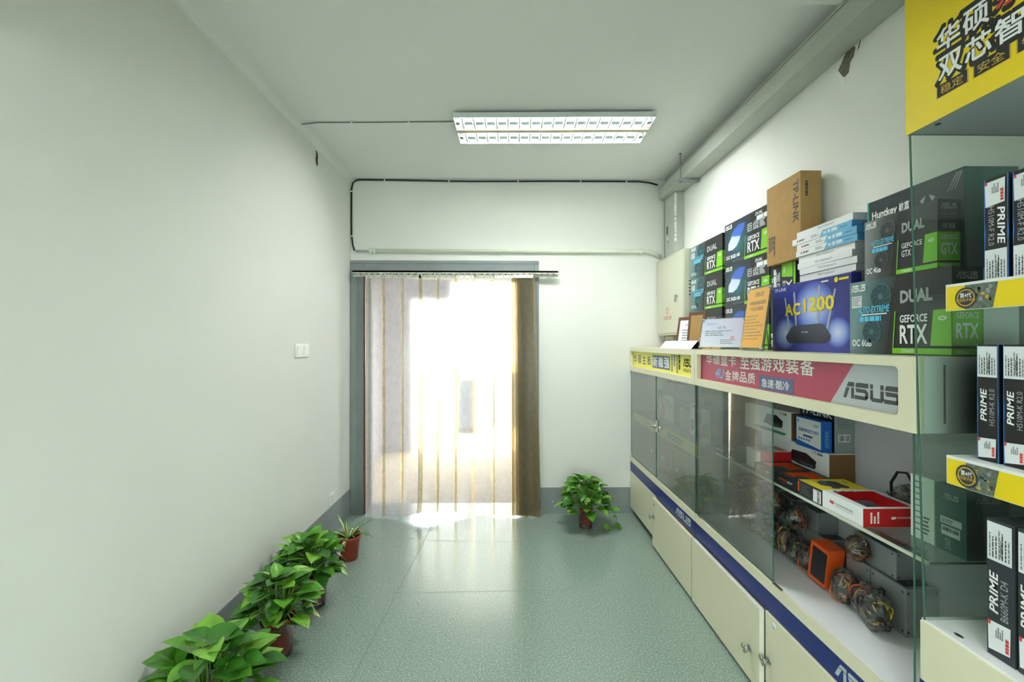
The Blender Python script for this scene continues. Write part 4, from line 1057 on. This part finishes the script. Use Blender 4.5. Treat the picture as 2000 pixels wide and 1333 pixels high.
# ------------------------------------------------------------------ stock on the glass shelf
zs = .8472
def netbox(label, x0, x1, y0, y1, z0, z1, group):
    t = thing('network_switch_box', label, 'box', ((x0 + x1) / 2, (y0 + y1) / 2, z0), (0, 0, 0), group)
    mb, F, S, T, loc = carton(x0, x1, y0, y1, z0, z1, WHITE, .001)
    mb.poly(F, [(.45, .40), (.52, .75), (.72, .78), (.85, .62), (.83, .36), (.62, .34)][::-1], DARK, 1); mb.poly(F, [(.45, .40), (.60, .52), (.85, .48), (.83, .36), (.62, .34)][::-1], DARK2, 2)
    for k in range(4): mb.rect(F, .64 + k * .045, .40, .665 + k * .045, .46, INK, 3)
    mb.text(F, 'VT', .80, .84, .85, .93, INK, 1); mb.lines(F, .86, .84, .93, .93, 1, INK, 1, 2, .8); mb.poly(F, [(.25, .12), (.88, .12), (.92, .22), (.25, .22)], mat('sea_green_print', '#4c9a86', .4), 1)
    mb.build('sleeve', t)
    mb = MB(); mb.rect(S, .02, .02, .98, .98, mat('brown_inner_card', '#7a5a3c', .8), 1); mb.build('open_end', t)
gn = 'white network switch boxes on the glass shelf'
netbox('lower white network switch box, its brown end near the wall', 1.262, 1.369, 1.765, 2.235, zs, .975, gn)
netbox('upper white network switch box stacked on the other one', 1.258, 1.369, 1.995, 2.38, .9756, 1.102, gn)
mb, F, S, T, loc = carton(1.248, 1.288, 1.783, 1.944, .9756, 1.098, BLUEC, .0008)
mb.rect(F, .03, .08, .97, .97, STICK, 1); mb.text(F, '高速网络监控交换机', .12, .52, .9, .64, BLUEC, 2, .01); mb.rect(F, .3, .36, .66, .43, SLATE, 2); mb.lines(F, .7, .75, .9, .85, 2, BLUEC, 2, 2)
mb.rect(F, .06, .82, .14, .92, SKY, 2); mb.poly(F, [(.03, .08), (.97, .08), (.03, .2)], BLUEC, 2); mb.text(S.up(.3, .15, .7, .7), '监控交换机', 0, 0, 1, 1, SKY, 1)
for k in range(5): mb.disc(F, .14 + k * .1, .27, .028, .04, BLUEC, 2, 12)
place(mb, 'network_switch_box', 'small blue and white box standing on the network switch boxes', loc)
mb, F, S, T, loc = carton(1.292, 1.369, 1.775, 1.985, .9756, 1.15, mat('midnight_card_print', '#151c34', .35)); mb.text(F, 'TP-LINK', .05, .76, .95, .92, WINK, 1, .02)
mb.rect(S, 0, 0, 1, 1, GREY_CARD, 1); mb.rect(S, .2, .25, .8, .42, STICK, 2); mb.barcode(S, .24, .27, .76, .40, INKD, 3); mb.lines(S, .15, .55, .85, .85, 5, DINK, 2, 3)
place(mb, 'router_box', 'dark blue box with grey end panel behind the small blue box', loc)

def window_box(label, cat, x0, x1, y0, y1, h, outer, inner, front_draw, side_m=None, top_m=None, group=None, z=None):
    z = zs if z is None else z
    t = thing('mouse_box', label, 'box', ((x0 + x1) / 2, (y0 + y1) / 2, z), (0, 0, 0), group)
    hx, hy = (x1 - x0) / 2, (y1 - y0) / 2; tm = top_m or outer; w = .014
    mb = MB(); mb.box(-hx, hx, -hy, hy, 0, .002, outer); mb.box(-hx, -hx + .002, -hy, hy, .002, h, outer); mb.box(hx - .002, hx, -hy, hy, .002, h, outer)
    mb.box(-hx + .002, hx - .002, -hy, -hy + .002, .002, h, side_m or outer); mb.box(-hx + .002, hx - .002, hy - .002, hy, .002, h, outer)
    if side_m: mb.rect(Frame((-hx, -hy, 0), (2 * hx, 0, 0), (0, 0, h)), 0, 0, 1, 1, side_m, 1)
    mb.box(-hx, hx, -hy, -hy + w, h, h + .001, tm); mb.box(-hx, hx, hy - w, hy, h, h + .001, tm); mb.box(-hx, -hx + w * 1.6, -hy + w, hy - w, h, h + .001, tm); mb.box(hx - w, hx, -hy + w, hy - w, h, h + .001, tm)
    F = Frame((-hx, hy, 0), (0, -2 * hy, 0), (0, 0, h)); S = Frame((-hx, -hy, 0), (2 * hx, 0, 0), (0, 0, h)); T = Frame((-hx, hy, h + .001), (0, -2 * hy, 0), (2 * hx, 0, 0))
    front_draw(mb, F, S, T); mb.build('case', t)
    mb = MB(); mb.box(-hx + .004, hx - .004, -hy + .004, hy - .004, .003, h * .45, inner); mb.box(-hx + .004, hx - .004, hy - .012, hy - .008, h * .45, h - .002, inner); mb.box(hx - .012, hx - .008, -hy + .004, hy - .012, h * .45, h - .002, inner); mb.build('tray', t)
    mb = MB(); n = 14; vs, fs = [], []
    for i in range(7):
        ph = i / 6 * math.pi / 2
        for j in range(n): a = 2 * math.pi * j / n; vs.append((-.012 + .042 * math.cos(ph) * math.cos(a), .03 * math.cos(ph) * math.sin(a), h * .45 + .004 + .020 * math.sin(ph)))
    for i in range(6):
        for j in range(n): fs.append((i * n + j, i * n + (j + 1) % n, (i + 1) * n + (j + 1) % n, (i + 1) * n + j))
    mb.mesh(vs, fs, mat('grey_mouse_shell', '#4a4c50', .35), True); mb.build('mouse', t)
    return t
def d_black(mb, F, S, T):
    mb.text(F, 'POWER', .20, .50, .55, .68, ORANGE, 1, .03, .2); mb.text(F, 'BEAT', .57, .48, .80, .66, WINK, 1, .02, .2); mb.lines(F, .25, .28, .72, .36, 1, INK, 1, 3)
    mb.lines(T, .1, .82, .8, .94, 1, INK, 1, 6)
gb = 'black mouse boxes with orange insides'
window_box('black mouse box with orange inside, next to the red and white box', 'box', 1.09, 1.245, 1.838, 1.982, .042, mat('soft_black_card', '#26282b', .45), ORANGE, d_black, group=gb)
window_box('black mouse box with orange inside, next to the yellow box', 'box', 1.09, 1.245, 1.690, 1.834, .042, MATS['soft_black_card'], ORANGE, d_black, group=gb)
def d_wr(mb, F, S, T):
    mb.text(F, '时尚炫彩商务鼠标', .34, .50, .78, .62, INKD, 1); mb.poly(F, [(.19, .5), (.22, .68), (.26, .6), (.30, .68), (.31, .5), (.27, .45)], REDINK, 1); mb.lines(F, .35, .38, .78, .43, 1, INK, 1, 2)
    mb.text(S, '时尚炫彩商务鼠标', .58, .45, .98, .57, WINK, 2); mb.poly(S, [(.48, .45), (.5, .58), (.53, .54), (.56, .58), (.565, .45), (.52, .41)], WINK, 2)
    for k in range(3): mb.lines(S.up(.12 + k * .06, .2, .16 + k * .06, .85), 0, 0, 1, 1, 1, WINK, 2, k, .8)
    mb.lines(T, .3, .84, .62, .94, 1, SKYD, 1, 6); mb.lines(T, .06, .1, .2, .6, 3, DINK, 1, 3)
window_box('white mouse box with red end and red inside near the glass panel', 'box', 1.09, 1.268, 1.377, 1.555, .056, WHITE, RED, d_wr, side_m=RED)
mb, F, S, T, loc = carton(1.09, 1.262, 1.559, 1.686, zs, .901, mat('soft_black_card', '#26282b', .45))
mb.rect(T, 0, 0, 1, 1, YEL, 1); mb.poly(T, [(.15, .42), (.30, .25), (.55, .22), (.70, .35), (.85, .30), (.88, .42), (.80, .5), (.86, .62), (.74, .72), (.5, .68), (.3, .70), (.18, .6)], DARK2, 2); mb.lines(T, .2, .82, .5, .9, 1, INKD, 2, 3)
mb.rect(F, .66, .06, .98, .86, STICK, 2); mb.barcode(F.up(.7, .1, .95, .82), 0, .1, 1, .5, INKD, 3); mb.rect(F, .0, .25, .06, .9, ORANGE, 2); mb.lines(F, .12, .15, .6, .85, 5, INK, 2, 9, .3)
place(mb, 'mouse_box', 'flat mouse box with yellow top and black sides on the glass shelf', loc)
mb, F, S, T, loc = carton(1.120, 1.258, 1.990, 2.108, zs, .929, WHITE, .0008)
mb.rect(S, 0, 0, 1, 1, RED, 1); mb.rect(T, .1, .72, .85, .95, mat('salmon_print', '#d07a68', .5), 1); mb.lines(T, .3, .2, .7, .5, 3, DINK, 1, 4)
place(mb, 'mouse_box', 'thick white box with red end in front of the network switch boxes', loc)
mb = MB(); mb.box(-.05, .05, -.13, .13, 0, .026, ACRYLIC, .003); F = Frame((-.05, .13, 0), (0, -.26, 0), (0, 0, .026)); mb.text(F, 'ROUTER', .08, .5, .4, .85, WINK, 1, .02); mb.text(F, 'TP-LINK', .5, .15, .85, .5, WINK, 1, .02)
tag(mb.build('acrylic_box', None, (1.14, 2.243, zs)), 'flat clear plastic box with white lettering at the far end of the shelf', 'box')
# bag with a black lead
t = thing('bagged_cable', 'black lead in a crumpled clear bag at the back of the glass shelf', 'cable', (1.318, 1.46, zs))
mb = MB(); mb.tube([(0, .08, .02), (-.01, .07, .09), (-.005, .05, .13), (0, .02, .135), (.005, -.0, .10), (.01, .0, .04)], .0045, BLACK, 8)
for k in range(3): mb.tube([(.025 * math.cos(a) , .075 * math.sin(a) - .015, .02 + k * .012) for a in [2 * math.pi * j / 20 for j in range(20)]], .006, DARK2 if k else BLACK, 6, True)
mb.build('lead', t)
def crumple(cx, cy, cz, rx, ry, rz, seed, m=BAG, nu=20, nv=11, amp=.16):
    g = random.Random(seed); mb = MB(); vs, fs = [], []
    for i in range(nv + 1):
        ph = math.pi * i / nv
        for j in range(nu):
            a = 2 * math.pi * j / nu; k = 1 + g.uniform(-amp, amp) if 0 < i < nv else 1
            vs.append((cx + rx * k * math.sin(ph) * math.cos(a), cy + ry * k * math.sin(ph) * math.sin(a), max(.002, cz + rz * k * math.cos(ph))))
    for i in range(nv):
        for j in range(nu): fs.append((i * nu + j, (i + 1) * nu + j, (i + 1) * nu + (j + 1) % nu, i * nu + (j + 1) % nu))
    mb.mesh(vs, fs, m, False); return mb
crumple(.0, -.015, .05, .036, .10, .048, 5).build('bag', t)
# cartons beside the end glass
mb, F, S, T, loc = carton(1.188, 1.30, 1.249, 1.322, zs, 1.028, WHITE); mb.lines(F, .15, .1, .6, .95, 9, DINK, 1, 5, .25); mb.lines(F, .55, .1, .85, .4, 5, INKD, 1, 6, .5)
place(mb, 'carton', 'slim white carton standing at the near end of the glass shelf', loc, cat='carton')
mb, F, S, T, loc = carton(1.188, 1.30, 1.160, 1.243, zs, 1.026, TEALBOX); mb.asus(F, .25, .80, .75, .88, SINK, 1)
mb.rect(F, .15, .42, .85, .52, STICK, 1); mb.rect(F, .18, .25, .8, .39, STICK, 1); mb.barcode(F, .22, .31, .75, .37, INKD, 2); mb.lines(F, .2, .44, .8, .5, 2, INKD, 2, 3); mb.asus(S, .2, .82, .8, .9, SINK, 1)
mb.text(F.up(.3, .04, .5, .2), '2060', 0, 0, 1, 1, SINK, 1)
place(mb, 'carton', 'dark green carton with white stickers beside the slim white carton', loc, cat='carton')

# ------------------------------------------------------------------ power supplies with bagged leads
WCOL = [mat('yellow_wire', '#d8b52a', .4), mat('red_wire', '#b8342a', .4), mat('orange_wire', '#c8662a', .4), BLACK, mat('dark_brown_wire', '#3a2a24', .5), BLACK]
def bundle_mesh(seed, s=1.0):
    g = random.Random(seed); mb = MB()
    for k in range(15):
        rx, rz_ = g.uniform(.018, .036) * s, g.uniform(.028, .055) * s; c = Vector((g.uniform(-.02, .02) * s, g.uniform(-.018, .018) * s, .062 * s + g.uniform(-.008, .012) * s))
        M = Matrix.Rotation(g.uniform(-.7, .7), 3, 'X') @ Matrix.Rotation(g.uniform(-.8, .8), 3, 'Z')
        pts = [c + M @ Vector((g.uniform(-.006, .006), rx * math.cos(a) + g.uniform(-.003, .003), rz_ * math.sin(a))) for a in [2 * math.pi * j / 16 for j in range(16)]]
        for p in pts: p.z = max(p.z, .004)
        mb.tube(pts, .0026, g.choice(WCOL), 5, True)
    for k in range(4):
        x, y, z = g.uniform(-.03, .0), g.uniform(-.02, .02), g.uniform(.03, .1) * s
        mb.box(x - .012, x + .008, y - .018, y + .012, z - .008, z + .010, BLACK)
    mb.tube([(.024 * math.cos(a), .026 * math.sin(a), .06 * s) for a in [2 * math.pi * j / 14 for j in range(14)]], .0018, STICK, 5, True)
    return mb
BUND = [None] * 4
def bundle(parent, loc, v, rz=0.0, s=1.0):
    if BUND[v] is None:
        o = bundle_mesh(30 + v).build('cable_bundle', parent); BUND[v] = o
    else:
        o = BUND[v].copy(); COL.objects.link(o); o.parent = parent
    o.location, o.rotation_euler, o.scale = loc, (0, 0, rz), (s, s, s)
    mb = crumple(0, 0, .060 * s, .046 * s, .046 * s, .062 * s, 60 + v + int(loc[1] * 50), BAG, 14, 9)
    b = mb.build('bag', parent, loc)
    return o
def psu(label, x0, x1, y0, y1, z0, z1, bundles, group):
    t = thing('power_supply', label, 'power supply', ((x0 + x1) / 2, (y0 + y1) / 2, z0), (0, 0, 0), group)
    mb, F, S, T, loc = carton(x0, x1, y0, y1, 0, z1 - z0, ZINC, .002)
    for (a, b) in ((.08, .1), (.92, .1), (.08, .9), (.92, .9)): mb.disc(F, a, b, .02, .03, INKD, 1, 8); mb.disc(S, a, b, .03, .03, INKD, 1, 8)
    mb.build('casing', t)
    mb = MB(); mb.rect(T, .1, .1, .9, .9, mat('dark_spec_sticker', '#2a2f38', .4), 1); mb.lines(T, .15, .2, .85, .8, 5, INK, 2, 3); mb.build('spec_sticker', t)
    for (dx, dy, dz, v, rz, s) in bundles: bundle(t, (dx, dy, dz), v, rz, s)
    return t
gp = 'power supplies on the cabinet deck'
zd = ZL + E1
names = ['end', 'second', 'third', 'far']
lab_low = ['power supply in the lower row, nearest the leaning orange box', 'power supply in the lower row, second from the leaning orange box', 'power supply in the lower row, third from the leaning orange box', 'power supply in the lower row, farthest from the leaning orange box']
lab_up = ['power supply in the upper row, nearest the leaning orange box', 'power supply in the upper row, second from the leaning orange box', 'power supply in the upper row, third from the leaning orange box', 'power supply in the upper row, farthest from the leaning orange box']
for k in range(4):
    y = 1.798 + k * .152
    psu(lab_low[k], 1.284, 1.370, y, y + .148, zd, .618, [(-.098, .027, 0, k % 4, .4 * k, .98), (-.086, -.028, .0, (k + 2) % 4, 1.2 + k, .98)], gp)
    y = 1.80 + k * .15
    psu(lab_up[k], 1.284, 1.370, y + .06, y + .206, .6186, .706, [(-.085, .0, -.004, (k + 1) % 4, .3 * k, .95)], gp)
psu('power supply on the deck beside the end glass, lower of two', 1.263, 1.369, 1.425, 1.563, zd, .632, [(-.115, -.028, 0, 0, .3, .98), (-.10, .026, 0, 1, 1.3, .98)], gp)
psu('power supply on the deck between the leaning box and the end glass', 1.263, 1.369, 1.568, 1.676, zd, .632, [(-.098, -.005, 0, 2, .8, .98)], gp)
psu('power supply lying on top of the two beside the end glass', 1.277, 1.369, 1.475, 1.66, .6326, .722, [(-.07, .04, .0, 3, .5, .75)], gp)
mb, F, S, T, loc = carton(-.035, .035, -.042, .042, 0, .15, ORANGE, .001); mb.rect(F, .15, .1, .98, .9, DARK, 1); mb.rect(S, .05, .08, .95, .92, ORANGE, 1)
tag(mb.build('fan_box', None, (1.225, 1.742, zd + .013), (R(8), 0, R(6))), 'orange and black box leaning between the power supplies', 'box')
mb, F, S, T, loc = carton(1.20, 1.30, 1.17, 1.23, zd, .56, GREY_CARD)
place(mb, 'carton', 'small grey carton on the deck behind the end glass', loc, cat='carton')

# ------------------------------------------------------------------ stock in the yellow-sign cabinet
za = .8456
mb, F, S, T, loc = carton(1.175, 1.33, 3.02, 3.36, za, 1.04, mat('soft_black_card', '#26282b', .45)); mb.rect(F, 0, 0, .55, 1, mat('pale_green_card', '#cfd8cc', .5), 1); mb.ring(S, .5, .5, .3, .35, .85, REDINK, 1); mb.lines(F, .1, .5, .45, .8, 3, INK, 2, 4)
place(mb, 'case_fan_box', 'black box with pale front panel on the yellow-edged inner shelf', loc)
mb, F, S, T, loc = carton(1.19, 1.30, 3.42, 3.56, za, 1.05, RED); mb.disc(F, .5, .55, .3, .3, WINK, 1); mb.rect(F, 0, .8, 1, 1, DARK, 1)
place(mb, 'accessory_box', 'narrow red and black box at the far end of the inner shelf', loc)
mb, F, S, T, loc = carton(1.14, 1.30, 2.66, 2.80, za, 1.02, DARK2); mb.rect(F, 0, 0, .55, 1, STICK, 1); mb.rect(F, .1, .2, .42, .55, DARK, 2); mb.rect(S, .6, .3, .8, .7, ORANGE, 1)
place(mb, 'headset_box', 'dark box with white and black front on the inner shelf near the red-sign cabinet', loc)
mb, F, S, T, loc = carton(1.15, 1.33, 2.80, 3.00, za, .99, GREY_CARD); place(mb, 'carton', 'plain grey carton between the boxes on the inner shelf', loc, cat='carton')
mb, F, S, T, loc = carton(1.15, 1.33, 3.08, 3.34, 1.0406, 1.13, DARK2); place(mb, 'carton', 'dark carton lying on the black box with pale front panel', loc, cat='carton')
mb, F, S, T, loc = carton(1.13, 1.31, 2.50, 2.62, za, 1.035, DARK2); mb.rect(F, 0, 0, 1, 1, STICK, 1); mb.poly(F, [(.05, .1), (.5, .15), (.85, .45), (.6, .6), (.2, .5)], SKY, 2); mb.poly(F, [(.1, .05), (.4, .12), (.3, .5), (.08, .4)], REDINK, 3); mb.disc(F, .65, .3, .22, .16, GREEN, 3, 14)
place(mb, 'accessory_box', 'white box with colourful picture behind the glass between the two cabinets', loc)
gk = 'brown cartons at the bottom of the yellow-sign cabinet'
for k, (a, b, h) in enumerate(((3.40, 3.62, .24), (3.14, 3.39, .24), (2.86, 3.10, .22))):
    mb, F, S, T, loc = carton(1.15, 1.34, a, b, zd, zd + h, KRAFT, .001); mb.rect(F, .1, .3, .3, .4, STICK, 1); mb.lines(F, .5, .2, .9, .5, 3, KRAFT_D, 1, k)
    place(mb, 'cardboard_carton', ('brown carton at the bottom of the yellow-sign cabinet, nearest the back wall', 'brown carton at the bottom of the yellow-sign cabinet, middle one', 'brown carton at the bottom of the yellow-sign cabinet, nearest the red-sign cabinet')[k], loc, 0, gk, 'carton')
psu('power supply with bagged leads alone in the yellow-sign cabinet', 1.22, 1.33, 2.60, 2.75, zd, .60, [(-.10, .0, 0, 1, .2, 1.0)], gp)

# ------------------------------------------------------------------ plants
LEAFS = [mat('leaf_green_a', '#4c8a26', .35, .5, var=.25, scale=30), mat('leaf_green_b', '#60a030', .35, .5, var=.25, scale=30), mat('leaf_green_c', '#7cb43e', .35, .5, var=.2, scale=30), mat('leaf_green_dark', '#387022', .35, .5, var=.2, scale=30)]
YLEAF = mat('leaf_yellow_green', '#b3bf2e', .4, var=.2, scale=25)
STEMM = mat('stem_green', '#6f9a3a', .5)
TERRA = mat('terracotta_plastic', '#a8452a', .5)
CRIMSON = mat('crimson_pot_plastic', '#bb3330', .4)
SOIL = mat('dark_soil', '#2e241c', .95, var=.3, scale=90)
for m in LEAFS + [YLEAF]:
    m.node_tree.nodes['Principled BSDF'].inputs['Subsurface Weight'].default_value = 0
HEART = [(0, .0), (.04, .24), (.14, .42), (.28, .50), (.44, .50), (.60, .43), (.75, .31), (.88, .15), (1.0, 0)]
def leaf(mb, base, d, up, size, m, droop=.5, fold=.25):
    d = Vector(d).normalized(); up = Vector(up); side = d.cross(up).normalized(); up = side.cross(d).normalized()
    L = []; 
    for (t, w) in HEART:
        bend = -droop * t * t * size * .5
        c = Vector(base) + d * (size * t) + up * bend
        back = d * (-.10 * size * math.sin(min(1, t * 3) * math.pi)) if t < .33 else Vector()
        L.append([c + side * (w * size * .82) + up * (fold * w * size * .5) + back, c + side * (w * size * .42) + up * (fold * w * size * .30) + back * .5, c,
                  c - side * (w * size * .42) + up * (fold * w * size * .30) + back * .5, c - side * (w * size * .82) + up * (fold * w * size * .5) + back])
    vs = [p for r in L for p in r]; fs = []
    for i in range(len(L) - 1):
        for j in range(4): a = i * 5 + j; fs.append((a, a + 1, a + 6, a + 5))
    mb.mesh(vs, fs, m, True)
def pot(t, rt, rb, h, m, sleeve):
    mb = MB(); z0 = .022 if sleeve else 0
    mb.lathe([(0, z0), (rb, z0), (rt * .93, z0 + h * .86), (rt, z0 + h * .87), (rt * 1.03, z0 + h), (rt * .97, z0 + h), (rt * .92, z0 + h * .88), (rt * .9, z0 + h * .8)], m, 30); mb.build('pot', t)
    mb = MB(); mb.lathe([(0, z0 + h * .86), (rt * .5, z0 + h * .87), (rt * .91, z0 + h * .82)], SOIL, 20); mb.build('soil', t)
    if sleeve:
        mb = MB(); mb.lathe([(0, .001), (rb * 1.10, .001), (rb * 1.12, .006), (rt * 1.08, z0 + h * .93), (rt * 1.10, z0 + h * .93)], CUP, 30); mb.lathe([(rb * 1.02, .004), (rb * 1.1, .0), (rb * 1.15, .004), (rb * 1.12, .010)], CUP, 30); mb.build('clear_sleeve', t)
    return z0 + h
def pothos(label, loc, rt, rb, h, spread, height, n, lsz, seed, vine=False, yellow=0, bias=(0, 0)):
    t = thing('pothos_plant', label, 'plant', loc)
    z = pot(t, rt, rb, h, CRIMSON, True)
    g = random.Random(seed); st = MB(); lf = MB()
    for k in range(n):
        el = math.acos(1 - (k + .5) / n * 1.12) ; az = k * 2.399 + g.uniform(-.4, .4)
        rr = spread * math.sin(min(el, 1.75)) * g.uniform(.8, 1.08); hh = height * (math.cos(el) * .85 + .12) * g.uniform(.85, 1.1)
        tip = Vector((rr * math.cos(az) + bias[0], rr * math.sin(az) + bias[1], z + hh)); root = Vector((rt * .5 * math.cos(az), rt * .5 * math.sin(az), z - .012))
        mid = (root + tip) / 2 + Vector((0, 0, .035 * height / .2))
        st.tube([root, root.lerp(mid, .55) + Vector((0, 0, .01)), mid, tip], [.0028, .0025, .0022, .0016], STEMM, 5)
        out = Vector((math.cos(az), math.sin(az), g.uniform(-.45, .75) + .45 * math.cos(el))); size = lsz * g.uniform(.75, 1.15)
        m = g.choice(LEAFS)
        if k >= n - yellow: m = YLEAF
        leaf(lf, tip - out.normalized() * size * .25, out + Vector((g.uniform(-.35, .35), g.uniform(-.35, .35), 0)), (g.uniform(-.3, .3), g.uniform(-.3, .3), 1), size, m, g.uniform(.3, .9), g.uniform(.2, .7))
    if vine:
        P = [Vector((rt * .8, -.02, z)), Vector((.13, -.04, z + .02)), Vector((.19, -.05, z + .01)), Vector((.225, -.05, z - .05)), Vector((.215, -.05, z - .10)), Vector((.17, -.05, z - .125)), Vector((.13, -.05, z - .11))]
        st.tube(P, .0022, STEMM, 5)
        for k, p in enumerate(P[1:]):
            leaf(lf, p, (1 if k % 2 else -.3, -.5, .3 if k < 3 else -.6), (0, -.4, 1), lsz * .7, LEAFS[k % 3], .6, .25)
    for q in st.v + lf.v:                    # leaves press against the wall, never into it
        if q.x + loc[0] < X_LEFT + .02: q.x = X_LEFT + .012 - loc[0] + .008 * g.random()
        if q.y + loc[1] > Y_BACK - .02: q.y = Y_BACK - .012 - loc[1] - .008 * g.random()
        q.z = max(q.z, .004)
    st.build('stems', t); lf.build('leaves', t)
    return t
pothos('potted pothos with crimson pot beside the left wall, second from the camera', (-1.03, 2.08, 0), .068, .052, .150, .135, .205, 86, .088, 3, yellow=2)
pothos('potted pothos with crimson pot between the spider plant and another pothos', (-1.035, 2.475, 0), .068, .052, .150, .15, .185, 86, .092, 11, bias=(-.03, .0))
pothos('potted pothos at the lower left, nearest the camera, its pot out of view', (-1.045, 1.62, 0), .070, .054, .150, .16, .195, 62, .118, 23)
pothos('bushy potted pothos standing alone between the doorway and the cabinet', (.612, 3.49, 0), .052, .044, .120, .165, .24, 96, .088, 31, vine=True)
t = thing('spider_plant', 'small spider plant in a terracotta pot nearest the doorway', 'plant', (-1.03, 3.0, 0))
z = pot(t, .078, .058, .155, TERRA, False)
mb = MB(); g = random.Random(5); SPG, SPW = mat('spider_leaf_green', '#6da33f', .4), mat('spider_leaf_cream', '#dfe8b4', .4)
for k in range(24):
    az = k * 2.4 + g.uniform(-.3, .3); l = g.uniform(.10, .22); el = g.uniform(.35, 1.35); w = g.uniform(.006, .009)
    d = Vector((math.cos(az), math.sin(az), 0)); s = Vector((-math.sin(az), math.cos(az), 0)); rows = []
    for q in range(9):
        u = q / 8; r_ = l * u * math.cos(el) ; zz = l * (u * math.sin(el) - .75 * u * u * (1.4 - el) * .8)
        c = Vector((.0, .0, z - .02)) + d * (.012 + r_) + Vector((0, 0, zz)); ww = w * (1 - u ** 3) * (.7 + .3 * math.sin(u * 3))
        rows.append([c + s * ww + Vector((0, 0, .003)), c + s * ww * .5, c - s * ww * .5, c - s * ww + Vector((0, 0, .003))])
    for q in range(8):
        for j in range(3): mb.face([rows[q][j], rows[q][j + 1], rows[q + 1][j + 1], rows[q + 1][j]], SPW if j == 1 and k % 4 else SPG, smooth=True)
mb.build('leaves', t)
mb = MB(); mb.tube([(0, 0, z - .02), (-.05, -.03, z + .04), (-.12, -.08, z + .05), (-.19, -.12, z + .0)], .002, STEMM, 5); mb.build('runner', t)
